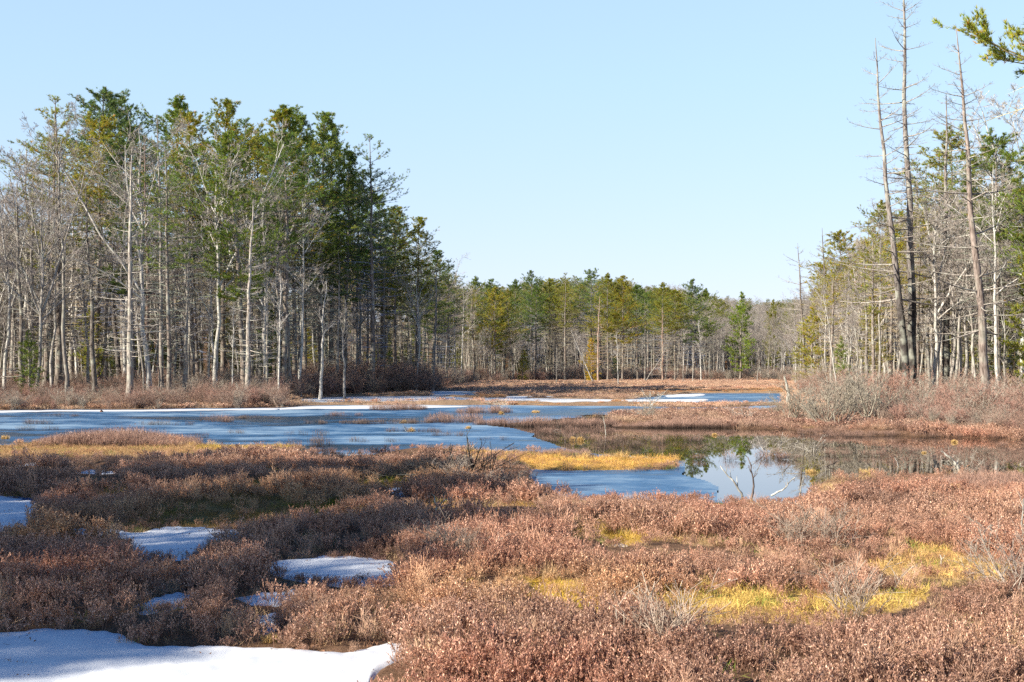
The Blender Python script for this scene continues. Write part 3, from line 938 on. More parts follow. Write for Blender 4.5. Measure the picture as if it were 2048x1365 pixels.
WIDE = blur(Wb, 9)
XS, YS, SS, IS = [], [], [], []
for (y0, y1, dens, hh, sc, i0, ni) in ((13, 26, 13, .47, 1.0, 0, 6), (26, 46, 9, .47, 1.05, 0, 6), (46, 76, 6.5, .48, 1.15, 6, 4)):
    X, Y = frustum_pts(y0, y1, dens, rng)
    s = sc * (.88 + .42 * fbm(X / 4, Y / 4, 81, 3) + .2 * fbm(X / 1.3, Y / 1.3, 83, 2)) * rng.uniform(.7, 1.3, len(X))
    # thinner, lower growth on parts of the bog
    low = fbm(X / 3.3 + 5, Y / 3.3, 91, 3)
    s *= np.where(low < -.28, .7, 1)
    ok = veg_keep(X, Y, hh * s, rng)
    s2 = s * .55; ok2 = veg_keep(X, Y, hh * s2, rng) & ~ok
    s = np.where(ok2, s2, s)
    ok |= ok2
    s = np.where(~ok, s * rng.uniform(.4, .7, len(s)), s)
    ok |= (samp(Wb, X, Y) < .35) & ~samp(MS, X, Y) & (rng.uniform(size=len(X)) < .30)
    ok |= (samp(WIDE, X, Y) < .86) & (Y < 40) & (rng.uniform(size=len(X)) < .09)
    ok |= (Y < 30) & (rng.uniform(size=len(X)) < .004)
    ok &= rng.uniform(size=len(X)) < np.where(low < -.35, .6, 1)
    wbv = samp(Wb, X, Y)
    fr_ = (Y < 40) & (wbv > .02) & (wbv < .72) & ~ok & (rng.uniform(size=len(X)) < .85)
    s = np.where(fr_, np.maximum(s * rng.uniform(.6, .9, len(s)), .4), s); ok |= fr_
    X, Y, s = X[ok], Y[ok], s[ok]
    XS.append(X); YS.append(Y); SS.append(s); IS.append(rng.randint(i0, i0 + ni, len(X)))
X = np.concatenate(XS); Y = np.concatenate(YS); s = np.concatenate(SS); I = np.concatenate(IS)
# among the leatherleaf: bare grey twiggy growth, dry sedge, leafless stems
mixn = fbm(X / 2.2 + 31, Y / 2.2, 33, 3); um = rng.uniform(size=len(X))
I = np.where(um < np.clip(.06 + .9 * (mixn - .1), .03, .75), rng.randint(10, 13, len(X)), I)
mix2 = fbm(X / 1.8 + 71, Y / 1.8, 37, 3)
I = np.where(um > 1 - np.clip(.05 + .8 * (mix2 - .15), .02, .6), rng.randint(13, 15, len(X)), I)
scatter("leatherleaf_shrubs", "low reddish brown leatherleaf shrubs covering the near bog", "shrubs",
        np.stack([X, Y, ground_z(X, Y)], 1), np.stack([s, s, s * rng.uniform(.85, 1.15, len(s))], 1), veg_tint(X, Y, rng), I,
        proto_collection("leatherleaf_kinds", LL + LLm + MIX), 1)

# far marsh: land between the pond and the woods
X, Y = frustum_pts(76, 175, 2.0, rng); X2, Y2 = frustum_pts(175, 470, .75, rng)
X = np.concatenate([X, X2]); Y = np.concatenate([Y, Y2])
px, py = to_px(X, Y)
fr = wood_front(px)
s = (.95 + .3 * fbm(X / 9, Y / 9, 82, 2)) * rng.uniform(.75, 1.25, len(X)) * np.where(Y > 175, 1.5, 1.15)
sz = s * np.interp(Y, [76, 120, 170, 330, 400], [.5, .45, .34, .34, .6])
ok = (samp(Wb, X, Y) < .4) & (Y < fr + 14)
top = CH - (ground_z(X, Y) + .6 * sz * .55); Yp = Y * CH / np.maximum(top, .5)
ok &= ~(samp(W, X * Yp / Y, Yp) & (Y > 110)) | (rng.uniform(size=len(X)) < .08)
ok &= ~(samp(W, X, Y))
X, Y, s, sz, px, py = (a[ok] for a in (X, Y, s, sz, px, py))
t = veg_tint(X / 4, Y / 4, rng) * .6 + np.array([.52, .43, .34]) * .5
fo = samp(FO, X, Y)
t[fo] = np.array([.56, .36, .19])
s[fo] *= .6; sz[fo] *= .45
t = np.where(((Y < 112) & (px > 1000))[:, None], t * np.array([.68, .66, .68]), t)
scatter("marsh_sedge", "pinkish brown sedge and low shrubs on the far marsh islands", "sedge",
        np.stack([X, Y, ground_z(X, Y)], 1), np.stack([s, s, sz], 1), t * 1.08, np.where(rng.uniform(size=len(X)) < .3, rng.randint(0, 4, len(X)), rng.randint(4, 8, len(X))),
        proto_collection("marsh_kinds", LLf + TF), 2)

# beds of stems standing in ice and water
PX, S3, T3 = [], [], []
for (x0, x1, y, hd, h, dn, warm) in BEDS:
    Yc = CH * F / (y - HY); dY = Yc * hd / (y - HY) + .3
    X0 = (x0 - 1024) / F * Yc; X1 = (x1 - 1024) / F * Yc
    n = int((X1 - X0) * 2 * dY * (1.0 + dn * .8) * (1.3 if Yc < 60 else 1) * (.6 if x0 > 1060 else 1))
    u = rng.uniform(0, 1, n); v = rng.normal(scale=.45, size=n)
    x = X0 + (X1 - X0) * u; w = np.sin(np.pi * np.clip(u, .02, .98)) ** .4
    yy = Yc + dY * v * w + .5 * dY * fbm(x / 3, x * 0, int(y), 2)
    k = (fbm(x / 1.6, yy / 1.6, 77, 2) > -.45)
    x, yy, w = x[k], yy[k], w[k]
    sc = h / .62 * rng.uniform(.7, 1.2, len(x)) * (.55 + .45 * w)
    PX.append(np.stack([x, yy, np.full(len(x), .02)], 1)); S3.append(np.stack([np.maximum(sc, .7), np.maximum(sc, .7), sc], 1))
    c = np.array([.32, .235, .195] if warm else [.20, .165, .14])
    T3.append(c[None] * rng.uniform(.75, 1.25, (len(x), 1)))
# outer rim of the near bog, where stems stand in ice or water
X, Y = frustum_pts(34, 115, 9, rng); wv = blur(W, 4)
ww = samp(wv, X, Y); px, py = to_px(X, Y)
ok = (ww > .40) & (ww < .58) & ~samp(SN, X, Y) & ~((px > 1020) & (px < 1600) & (Y < 44))
X, Y = X[ok], Y[ok]
PX.append(np.stack([X, Y, np.full(len(X), .02)], 1)); q = rng.uniform(.35, .65, len(X)); S3.append(np.stack([q, q, q], 1))
T3.append(np.array([[.34, .22, .165]]) * rng.uniform(.7, 1.25, (len(X), 1)))
# taller brown reeds: the bank in front of the left pond clump and the right shore
for (x0, x1, y, hd, h, n) in ((85, 400, 892, 5, .72, 800), (1650, 2300, 990, 8, .5, 1300), (900, 1080, 917, 5, .5, 260), (1080, 1180, 912, 3, .6, 120),
                              (1225, 1640, 852, 4, .42, 1100)):
    yy = rng.uniform(y - hd, y + hd, n); Yc = CH * F / (yy - HY); x = (rng.uniform(x0, x1, n) - 1024) / F * Yc
    PX.append(np.stack([x, Yc, ground_z(x, Yc) * 0 + .03], 1)); q = h / .62 * rng.uniform(.55, 1.15, n) * (1 + .35 * fbm(x / 2.2, Yc / 2.2, 87, 3)) * (.45 + .55 * smooth(np.minimum((x - x.min()), (x.max() - x)) / 4)); S3.append(np.stack([q, q, q], 1))
    T3.append(np.array([[.38, .28, .23]]) * rng.uniform(.75, 1.2, (n, 1)))
PX = np.concatenate(PX); S3 = np.concatenate(S3); T3 = np.concatenate(T3)
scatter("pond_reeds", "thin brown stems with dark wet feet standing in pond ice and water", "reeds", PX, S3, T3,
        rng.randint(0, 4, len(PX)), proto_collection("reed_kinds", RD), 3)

# moss and dry grass patches
X, Y = frustum_pts(13, 80, 12, rng)
wq = samp(blur(Wb, 5), X, Y); ok = samp(MS, X, Y) | (samp(blur(MS, 6), X, Y) > .12) | (rng.uniform(size=len(X)) < .12 * (samp(Wb, X, Y) < .1)) | ((wq > .05) & (wq < .75) & (Y < 36) & (rng.uniform(size=len(X)) < .35)); X, Y = X[ok], Y[ok]
c = np.where(samp(MS, X, Y)[:, None], samp(GC, X, Y), np.array([[.45, .30, .18]])) * rng.uniform(.6, 1.35, (len(X), 1)); u_ = rng.uniform(size=(len(X), 1)); nn_ = fbm(X / 1.2, Y / 1.2, 19, 3)[:, None]
c = np.where(u_ + nn_ * .5 < .22, np.array([[.36, .19, .12]]) * rng.uniform(.6, 1.2, (len(X), 1)), c); c = np.where(u_ + nn_ * .4 > .96, np.array([[.20, .26, .05]]), c); s = rng.uniform(.5, 1.1, len(X))
scatter("bog_grass", "dry straw and yellow green grass growing on the open moss patches", "grass",
        np.stack([X, Y, ground_z(X, Y) - .02], 1), np.stack([s, s, s * .8], 1), c, rng.randint(0, 4, len(X)),
        proto_collection("grass_kinds", GR), 4, .25)

# dead leaves and bits of stem lying on the near snow
X, Y = frustum_pts(13, 34, 9, rng)
ok = (samp(SNb, X, Y) > .5) & (rng.uniform(size=len(X)) < np.clip(.10 + 1.2 * (1 - samp(WIDE, X, Y)), 0, 1)); X, Y = X[ok], Y[ok]
LV = []
for i in range(3):
    r_ = rs(190 + i); b_ = MB(); n_ = 5
    b_.leaves(np.concatenate([r_.normal(scale=.12, size=(n_, 2)), r_.uniform(.0, .012, (n_, 1))], 1), np.concatenate([r_.normal(size=(n_, 2)), r_.uniform(0, .5, (n_, 1))], 1), .045, .018, (.22, .11, .06), r_, 0)
    p_ = np.concatenate([r_.normal(scale=.1, size=(3, 2)), np.full((3, 1), .004)], 1)
    b_.slivers(p_, p_ + np.concatenate([r_.normal(scale=.07, size=(3, 2)), r_.uniform(0, .07, (3, 1))], 1), .005, (.12, .09, .08), (.12, .09, .08), r_, 1)
    LV.append(b_.mesh("leaf_litter", [M_LEAF_I, M_STEM_I]))
q_ = rng.uniform(.5, 1.2, len(X))
scatter("fallen_leaves", "small brown dead leaves and stem bits lying on the near snow", "leaves",
        np.stack([X, Y, np.maximum(samp(snz, X, Y), ground_z(X, Y)) + .006], 1), np.stack([q_, q_, q_], 1), np.ones((len(X), 3)) * rng.uniform(.6, 1.6, (len(X), 1)),
        rng.randint(0, 3, len(X)), proto_collection("leaf_kinds", LV), 5, .03)

# ------------------------------------------------------------------ tree prototypes
tb = [M_BARK, M_TWIG, M_NEEDLE]


def proto(gen):
    a, b = gen
    return a.mesh("trunk", tb, True), b.mesh("crown", tb)


PINE = [(proto(pine(1, 28, .56, 5.0, 1.2)), 28), (proto(pine(2, 28, .48, 5.4, 1.3)), 28), (proto(pine(3, 28, .60, 4.8, 1.2)), 28), (proto(pine(4, 26, .36, 5.2, 1.2, .7)), 26)]
THIN = [(proto(pine(5, 28, .50, 4.4, .5, .95, 4)), 28), (proto(pine(6, 27, .42, 4.4, .5, 1.1, 4)), 27)]
YOUNG = [(proto(pine(7, 12, .06, 2.7, .9, .5, 5, False, tuftlen=.2)), 12), (proto(pine(8, 14, .10, 2.9, .8, .55, 5, False, tuftlen=.2)), 14)]
DEAD = [(proto(dead_pine(11, 25)), 25), (proto(dead_pine(12, 24, 3.0, .1, .010, (.30, .27, .24))), 24), (proto(dead_pine(13, 22, 2.2, .25, .009, (.2, .18, .165))), 22)]
BARE = [(proto(hardwood(21, 20)), 20), (proto(hardwood(22, 19, 15, 0, 1, .3)), 19), (proto(hardwood(23, 21, 11, 1, 0, .42)), 21),
        (proto(hardwood(24, 18, 14, 0, 1, .25, .42)), 18), (proto(hardwood(25, 20, 12, 1, 1, .35)), 20), (proto(hardwood(26, 17, 16, 0, 0, .2, .33)), 17)]
POLE = [(proto(hardwood(31, 15, 9, 1, 0, .5, .2, 3)), 15), (proto(hardwood(32, 13, 10, 0, 0, .35, .22, 3)), 13)]
DENSE = [(proto(pine(9, 28, .44, 5.2, 1.15, .72, 5)), 28), (proto(pine(10, 28, .38, 5.4, 1.1, .75, 5)), 28)]
KINDS = dict(full=DENSE, pine=PINE, thin=THIN, young=YOUNG, dead=DEAD, bare=BARE, pole=POLE)
CATS = dict(full=("pine_tree", "pine tree"), pine=("pine_tree", "pine tree"), thin=("pine_tree", "pine tree"), young=("young_evergreen", "evergreen tree"),
            dead=("dead_tree", "dead tree"), bare=("bare_tree", "bare tree"), pole=("bare_tree", "bare tree"))


def at_px(px, d): return (px - 1024) / F * d


def place_tree(kind, px, d, top=None, h=None, label="", group=None, tint=(1, 1, 1), leaf=None, var=None, lean=0.0, rz=None, rr=random.Random(5), fat=1.0, name=None, wide=None):
    x = at_px(px, d); z = float(ground_z(np.array([x]), np.array([d]))[0]); z = max(z, 0) - .1
    if h is None: h = (HY - top) / F * d + CH - z
    pr, h0 = KINDS[kind][var if var is not None else rr.randrange(len(KINDS[kind]))]
    s = h / h0
    nm, cat = CATS[kind]
    e = bpy.data.objects.new(name or nm, None); e.empty_display_size = .5; COL.objects.link(e)
    e.location = (x, d, z)
    e.rotation_euler = (rr.uniform(-.015, .015), lean, 0)
    e.scale = (s, s, s)
    tag(e, label, cat, group)
    r = rr.uniform(0, 6.28) if rz is None else rz
    a = obj("trunk", pr[0], e, tint); b = obj("crown", pr[1], e, leaf or tint)
    a.rotation_euler = b.rotation_euler = (0, 0, r)
    a.scale = (fat, fat, 1)
    w = wide or (1.0 if kind == 'near' else 1.28 if kind in ('pine', 'thin', 'full') else 1.12)
    b.scale = (w * rr.uniform(.85, 1.2), w * rr.uniform(.85, 1.2), 1)
    return e


R = random.Random(42)
OLIVE, GREEN, DEEP, BLUEG, GOLD = (1.15, 1.12, .8), (.85, 1.05, .9), (.62, .84, .95), (.7, .92, 1.5), (1.4, 1.22, .8)
GREY, WHITE, DARK, PINKB = (1, 1, 1), (1.15, 1.15, 1.13), (.5, .47, .45), (1.15, .90, .80)

# ---- named trees of the left wood
L = [
    ("thin", 114, 140, 198, "tall thin crowned pine with a thick dark trunk, near the frozen pond's left edge", OLIVE, 0, (.85, .85, .85), 1.25),
    ("pole", 104, 139, 420, "slim white birch like trunk tight against the thick dark pine at the left", WHITE, 1, (1.3, 1.3, 1.28), 1.0),
    ("pine", 195, 158, 235, "golden olive pine second from the left along the pond bank", GOLD, 2, GREY, 1.0),
    ("pine", 190, 185, 182, "highest dark green pine top rising behind the golden olive pine", BLUEG, 0, GREY, 1),
    ("pine", 246, 190, 195, "blue green pine top just right of the highest pine on the left", BLUEG, 2, GREY, 1),
    ("dead", 322, 139, 230, "leafless grey pine with many fine side branches in front of the left wood", GREY, 0, (.85, .82, .8), .8),
    ("dead", 296, 148, 270, "bare pinkish trunked pine beside the grey leafless pine on the left bank", PINKB, 2, PINKB, 1),
    ("pine", 345, 185, 200, "green pine top standing between the two leafless pines on the left", GREEN, 1, GREY, 1),
    ("pine", 385, 175, 230, "yellowish pine just left of the bright round topped pine", GOLD, 2, GREY, 1),
    ("bare", 430, 145, 262, "bare tree with pale white candelabra top below the bright pine crown", WHITE, 4, (1.05, 1.05, 1.02), 1),
    ("full", 445, 172, 210, "bright green round topped pine in the middle of the left wood", OLIVE, 1, GREY, 1),
    ("full", 495, 190, 245, "dark pine filling the dip right of the bright round topped pine", DEEP, 0, GREY, 1),
    ("full", 548, 170, 232, "broad olive pine left of the pair of tallest green pines", OLIVE, 1, GREY, 1),
    ("full", 592, 172, 226, "left one of the pair of tall bushy green pines with dense crowns", GREEN, 1, GREY, 1),
    ("full", 638, 176, 234, "right one of the pair of tall bushy green pines with dense crowns", GREEN, 1, GREY, 1),
    ("full", 690, 178, 310, "dark shaded pine on the right shoulder of the left wood", DEEP, 1, GREY, 1),
    ("thin", 742, 176, 272, "slender open crowned pine standing up alone at the right shoulder of the wood", BLUEG, 0, GREY, 1.1),
    ("full", 790, 200, 420, "stepped olive pine below and right of the slender open crowned pine", OLIVE, 1, GREY, 1),
    ("full", 832, 205, 440, "pine with layered branches on the falling right side of the left wood", OLIVE, 1, GREY, 1),
    ("full", 868, 225, 505, "smaller dark pine near the end of the wooded point", DEEP, 1, GREY, 1),
    ("thin", 893, 235, 518, "wispy pine at the very tip of the wooded point", BLUEG, 1, GREY, 1),
    ("bare", 600, 158, 395, "pale bare tree with fan shaped crown before the dark pines", WHITE, 2, (1.2, 1.2, 1.15), 1),
    ("bare", 832, 185, 545, "pale bare tree before the dark right end of the left wood", WHITE, 4, (1.1, 1.1, 1.05), 1),
    ("pole", 640, 152, 560, "leaning smooth grey trunk at the water edge below the pale fan crowned tree", GREY, 0, (1, 1, 1), 1.6),
    ("pole", 690, 154, 600, "stout grey trunk on the bank right of the leaning grey trunk", GREY, 1, (1, 1, 1), 1.6),
    ("dead", 500, 150, 440, "reddish bare trunk with white twig sprays left of the pale fan crowned tree", PINKB, 2, (1.2, .9, .78), 1),
    ("dead", 535, 142, 520, "short bare snag with curved white branches at the middle of the bank", WHITE, 1, (1.1, 1.1, 1.05), 1),
    ("pole", 466, 136, 610, "thin white trunk at the pond edge left of the short curved snag", WHITE, 0, (1.05, 1.05, 1.03), 1),
    ("pole", 258, 134, 640, "thin white sapling at the pond edge right of the golden olive pine", WHITE, 1, (1.0, 1.0, 1.0), 1),
    ("bare", 40, 150, 420, "grey bare tree with drooping sprays at the far left of the wood", GREY, 0, (.85, .85, .82), .8),
    ("dead", 62, 142, 330, "leafless pine left of the thick dark pine", GREY, 1, GREY, 1),
    ("pine", 742, 172, 690, "x", DEEP, 1, GREY, 1),
]
L = L[:-1] + [("full", 660, 188, 255, "deep green pine behind the pair of tall bushy pines", DEEP, 1, GREY, 1), ("full", 712, 192, 345, "shaded pine between the shoulder pine and the slender open one", DEEP, 0, GREY, 1),
             ("full", 765, 205, 395, "shaded dark pine behind the slender open crowned pine", DEEP, 1, GREY, 1), ("full", 520, 180, 255, "olive pine wedged between the dip pine and the broad olive pine", OLIVE, 0, GREY, 1),
             ("full", 612, 186, 240, "green pine filling the gap between the pair of tall bushy pines", GREEN, 1, GREY, 1)]
for i, (k, px, d, top, lab, leaf, var, tint, fat) in enumerate(L):
    place_tree(k, px, d, top, label=lab, tint=tint, leaf=leaf, var=var, lean=R.uniform(-.02, .02), fat=fat, rz=R.uniform(0, 6.28))

# ---- far centre wood
Cn = [
    ("pine", 950, 345, 556, "rounded far pine just right of the wooded point", GREEN, 1), ("pine", 985, 350, 560, "second rounded far pine right of the wooded point", BLUEG, 3),
    ("pine", 1030, 360, 562, "dark low pine left of the pointed far pine", DEEP, 1), ("pine", 1064, 345, 543, "pointed far pine with dark spire left of centre", BLUEG, 3),
    ("pine", 1098, 350, 558, "olive far pine right of the pointed spire pine", OLIVE, 0), ("thin", 1130, 335, 548, "grey green open pine in the middle of the far wood", OLIVE, 0),
    ("pine", 1183, 350, 541, "round blue green pine top highest in the far wood", BLUEG, 2), ("pine", 1215, 335, 550, "broad yellow green pine right of the highest far pine", OLIVE, 1),
    ("pine", 1245, 335, 553, "twin yellow green pine in the middle of the far wood", GOLD, 3), ("pine", 1275, 345, 572, "dark green pine behind the tall bare orange trunks", DEEP, 1),
    ("pine", 1325, 330, 568, "wide olive pine right of centre in the far wood", OLIVE, 1), ("pine", 1350, 335, 580, "olive pine at the right end of the central pine group", OLIVE, 0),
    ("pine", 1388, 380, 560, "dark spire topped pine behind the right end of the far wood", BLUEG, 3), ("pine", 1412, 380, 580, "low rounded pine right of the dark spire topped pine", GREEN, 1),
    ("dead", 1197, 322, 592, "tall bare pine with orange barked trunk in the centre of the marsh", PINKB, 0),
    ("dead", 1326, 325, 615, "bare pine with orange trunk and level branches right of centre", PINKB, 1),
    ("dead", 1290, 335, 600, "grey bare snag between the two orange trunked pines", GREY, 2),
    ("young", 1184, 325, 676, "small bright yellow green pine beside the orange barked trunk", (2.1, 1.5, .7), 0),
    ("dead", 1113, 270, 690, "short dead tree standing alone in the marsh left of centre", GREY, 2), ("pole", 1237, 265, 665, "slim white dead trunk standing alone in the marsh centre", WHITE, 0),
    ("pole", 1170, 275, 690, "forked grey trunk standing in the marsh left of the slim white one", GREY, 1), ("pole", 1366, 300, 700, "thin forked trunk in the marsh before the dark pine gap", WHITE, 1),
    ("pole", 1385, 320, 700, "leaning pale trunk at the marsh edge right of the dark gap", WHITE, 0), ("pole", 1403, 330, 640, "tall white trunk at the right end of the dark gap", WHITE, 0),
    ("pole", 1470, 300, 705, "dark short snag in the right part of the marsh", DARK, 1), ("pole", 1515, 300, 690, "thin pale snag near the right marsh edge", WHITE, 1),
    ("young", 1480, 380, 585, "bright green round evergreen on the far right wood edge", (1.0, 1.3, .8), 1), ("young", 1545, 400, 600, "dull green evergreen near the end of the far wood", OLIVE, 1),
]
for (k, px, d, top, lab, leaf, var) in Cn:
    tint = PINKB if leaf is PINKB else (leaf if k in ("dead", "pole", "bare") else GREY)
    place_tree(k, px, d, top, label=lab, tint=tint, leaf=leaf, var=var, lean=R.uniform(-.02, .02), fat=1.2 if k != "pine" else 1)
# leaning dead trunks in the far marsh
place_tree("pole", 1188, 290, h=12, label="dead white trunk leaning far to the left in the marsh centre", tint=WHITE, leaf=WHITE, var=0, lean=-.45)
place_tree("pole", 1290, 320, h=12, label="dead trunk leaning to the right among the central far pines", tint=WHITE, leaf=WHITE, var=1, lean=.5)
place_tree("pole", 945, 300, h=13, label="dark trunk leaning to the right near the tip of the wooded point", tint=DARK, leaf=GREY, var=1, lean=.2)

# ---- right wood
Rt = [
    ("pine", 1690, 200, 462, "olive pine with flat shelves of foliage at the left end of the right wood", GOLD, 0, 1), ("pine", 1762, 180, 408, "olive pine behind the double dead trunk", OLIVE, 1, 1),
    ("thin", 1730, 205, 440, "thin olive pine between the flat shelved pine and the double dead trunk", GOLD, 1, 1), ("thin", 1835, 175, 330, "sparse olive pine directly behind the two tallest dead trunks", OLIVE, 0, 1),
    ("pine", 1905, 150, 262, "olive pine crown behind the pink trunked dead pine", OLIVE, 2, 1), ("thin", 1880, 165, 300, "thin crowned pine left of the pink trunked dead pine", OLIVE, 1, 1),
    ("bare", 1995, 105, 330, "tall pale bare tree at the right edge with white trunk", WHITE, 2, 1), ("bare", 2040, 112, 170, "leaning bare tree cut by the right edge of the view", WHITE, 4, 1),
    ("bare", 1930, 128, 380, "bare tree behind the pink trunked dead pine", WHITE, 3, 1), ("bare", 1775, 150, 560, "pale bare tree left of the double dead trunk", WHITE, 3, 1),
    ("bare", 1695, 165, 590, "crooked white bare tree rising behind the lichen shrubs", WHITE, 4, 1), ("bare", 1860, 130, 480, "grey bare tree between the double trunk and the dark dead trunk", GREY, 1, 1),
    ("young", 2055, 100, 500, "dark green evergreen at the right edge behind the bare trunks", (1.1, 1.1, .7), 0, 1), ("young", 2010, 118, 560, "smaller evergreen beside the edge evergreen on the right", (1.1, 1.1, .7), 1, 1),
    ("pole", 1722, 150, 640, "white slim trunk above the lichen covered shrubs", WHITE, 0, 1.3), ("pole", 1650, 170, 650, "bent pale trunk near the left end of the right wood", WHITE, 1, 1.3),
]
for (k, px, d, top, lab, leaf, var, fat) in Rt:
    tint = leaf if k in ("dead", "pole", "bare") else GREY
    place_tree(k, px, d, top, label=lab, tint=tint, leaf=leaf, var=var, lean=R.uniform(-.03, .03), fat=fat)
KINDS["near"] = [(proto(pine(99, 24, .48, 5.2, 4.0, .9, 5, tuftlen=.17)), 24)]; CATS["near"] = CATS["pine"]
place_tree("near", 2232, 40, h=22.5, label="near pine reaching in at the top right corner with flat olive boughs", tint=GREY, leaf=(1.3, 1.3, .8), var=0, rz=2.4)

# ---- dead pines on the right: every branch is a part
DP = [
    (1816, 112, 85, -.085, 5.0, .0110, M_BARK, "dead pine with dark foot leaning left, left stem of the tall double trunk", (1.05, 1.06, 1.08), 41, 3),
    (1826, 113, -70, -.022, 4.8, .0105, M_BARK, "tallest dead pine cut by the top edge, right stem of the tall double trunk", (1.05, 1.06, 1.08), 42, 4),
    (1893, 118, 205, -.012, 4.4, .0120, M_BARK, "dark dead pine trunk between the double trunk and the pink trunk", (.9, .89, .89), 43, 4),
    (1973, 98, 68, -.075, 5.0, .0125, M_BARKPEEL, "dead pine with pinkish trunk and peeled orange patches standing by the shore", (1.12, 1.04, 1.0), 44, 4),
    (1610, 205, 500, -.03, 5.0, .0110, M_BARK, "small dark dead pine left of the lichen shrubs, its thin top against the sky", (.8, .78, .75), 45, 3),
    (1655, 185, 470, -.04, 3.4, .0110, M_BARK, "bare dead pine with a kinked foot right of the small dark one", (.7, .68, .66), 46, 3),
]
for (px, d, top, lean, spr, r0, bm, lab, tint, seed, nb) in DP:
    x = at_px(px, d); h = (HY - top) / F * d + CH
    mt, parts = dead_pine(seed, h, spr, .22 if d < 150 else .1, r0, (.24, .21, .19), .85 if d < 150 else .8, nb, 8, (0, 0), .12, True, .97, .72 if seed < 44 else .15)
    e = bpy.data.objects.new("dead_pine", None); COL.objects.link(e)
    e.location = (x, d, float(ground_z(np.array([x]), np.array([d]))[0]) - .1); e.rotation_euler = (0, lean, 0)
    tag(e, lab, "dead tree")
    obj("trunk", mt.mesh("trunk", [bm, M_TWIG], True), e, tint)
    for p in parts: obj("branch", p.mesh("branch", [M_BARK, M_TWIG]), e, (.85, .82, .78))

# ---- trees that fill the woods
sky_l = ([-260, -60, 0, 50, 110, 190, 260, 340, 400, 450, 520, 560, 600, 650, 690, 742, 780, 830, 870, 910, 935],
         [330, 300, 300, 215, 205, 188, 205, 205, 235, 220, 250, 240, 238, 265, 320, 350, 410, 450, 505, 530, 575])
ZL = [(-260, 75, "at the left edge of the left wood"), (75, 230, "around the thick dark pine on the left"), (230, 400, "near the leafless grey pine"),
      (400, 530, "below the bright round pine"), (530, 680, "around the pair of tall bushy pines"), (680, 800, "near the slender open crowned pine"), (800, 940, "towards the tip of the wooded point")]
ZC = [(930, 1050, "right of the wooded point"), (1050, 1160, "left of the central orange trunk"), (1160, 1260, "around the central orange trunk"),
      (1260, 1360, "around the second orange trunk"), (1360, 1480, "right of the dark gap in the far wood"), (1480, 1620, "at the right end of the far wood")]
ZR = [(1600, 1720, "behind the two small dead pines"), (1720, 1850, "around the tall double dead trunk"), (1850, 1960, "behind the pink trunked dead pine"), (1960, 2300, "at the right edge of the right wood")]
NAME = dict(full="dense pine", pine="pine", thin="thin pine", young="young evergreen", dead="leafless pine", bare="bare tree", pole="slim sapling")


def fill(zones, seed, n, kinds, topf, dfun, groupname, hr, depthnames):
    q = random.Random(seed)
    x0, x1 = zones[0][0], zones[-1][1]
    for i in range(n):
        px = x0 + (x1 - x0) * (i + q.random()) / n
        u = q.random() ** 1.15
        d = dfun(px, u)
        k = q.choices([a for a, _ in kinds], [b for _, b in kinds])[0]
        ts = topf(px)
        hmax = (HY - ts) / F * d + 2.6
        lo, hi = hr[k]
        h = min(q.uniform(lo, hi), hmax)
        if k in ("pine", "thin"): h = min(max(hmax - abs(q.gauss(0, 2.6)), lo), hi)
        h = min(h, hmax)
        if k in ('bare', 'dead'): h = max(min(h, hmax - q.uniform(10, 80 if px > 1600 else 45) / F * d), 5)
        zn = [z for z in zones if z[0] <= px <= z[1]][0][2]
        dep = depthnames[0] if u < .33 else depthnames[1]
        size = "low" if h < lo + (hi - lo) * .33 else ("middling" if h < lo + (hi - lo) * .67 else "tall")
        if x0 < 0 and 520 < px < 900 and k == "pine" and q.random() < .6: k = "full"; h = max(h * .95, 15)
        if x0 < 0 and px < 470 and k in ("pine", "thin") and q.random() < (.9 if k == "pine" else .5): k = q.choice(["bare", "dead"]); h = min(q.uniform(17, 27), hmax - .5)
        if x0 > 900 and 1385 < px < 1600 and k in ("pine", "thin"): k = "bare"; h = min(h, 18)
        size = "low" if h < 11 else ("middling" if h < 19 else "tall")
        v = q.uniform(.8, 1.25)
        if k in ("pine", "thin", "young", "full"):
            leaf = q.choice([OLIVE, GOLD, OLIVE, GREEN, GOLD] if px > 1600 else [GREEN, OLIVE, DEEP, GOLD, GREEN, BLUEG] if px > 470 else [OLIVE, GOLD, GREEN, BLUEG]); leaf = tuple(c * v for c in leaf)
            cn = {OLIVE: "olive ", DEEP: "dark ", GOLD: "yellowish ", BLUEG: "blue green "}.get(next((z for z in (GREEN, OLIVE, DEEP, GOLD, BLUEG) if tuple(c * v for c in z) == leaf), GREEN), "green ")
            tint = (v, v, v)
        else:
            pale = q.random() < .25
            w = v * (1.1 if pale else .85) * (1.12 if px > 1600 else 1); tint = leaf = (w, w * .98, w * .95); cn = "pale " if pale else ""
        lab = f"{size} {cn}{NAME[k]} {dep} {zn}"
        place_tree(k, px, d, h=h, label=" ".join(lab.split()[:16]), group=groupname, tint=tint, leaf=leaf, lean=q.gauss(0, .035), rr=q, fat=q.uniform(1.0, 1.6) if k in ('pine', 'dead', 'thin') else q.uniform(.9, 1.3))


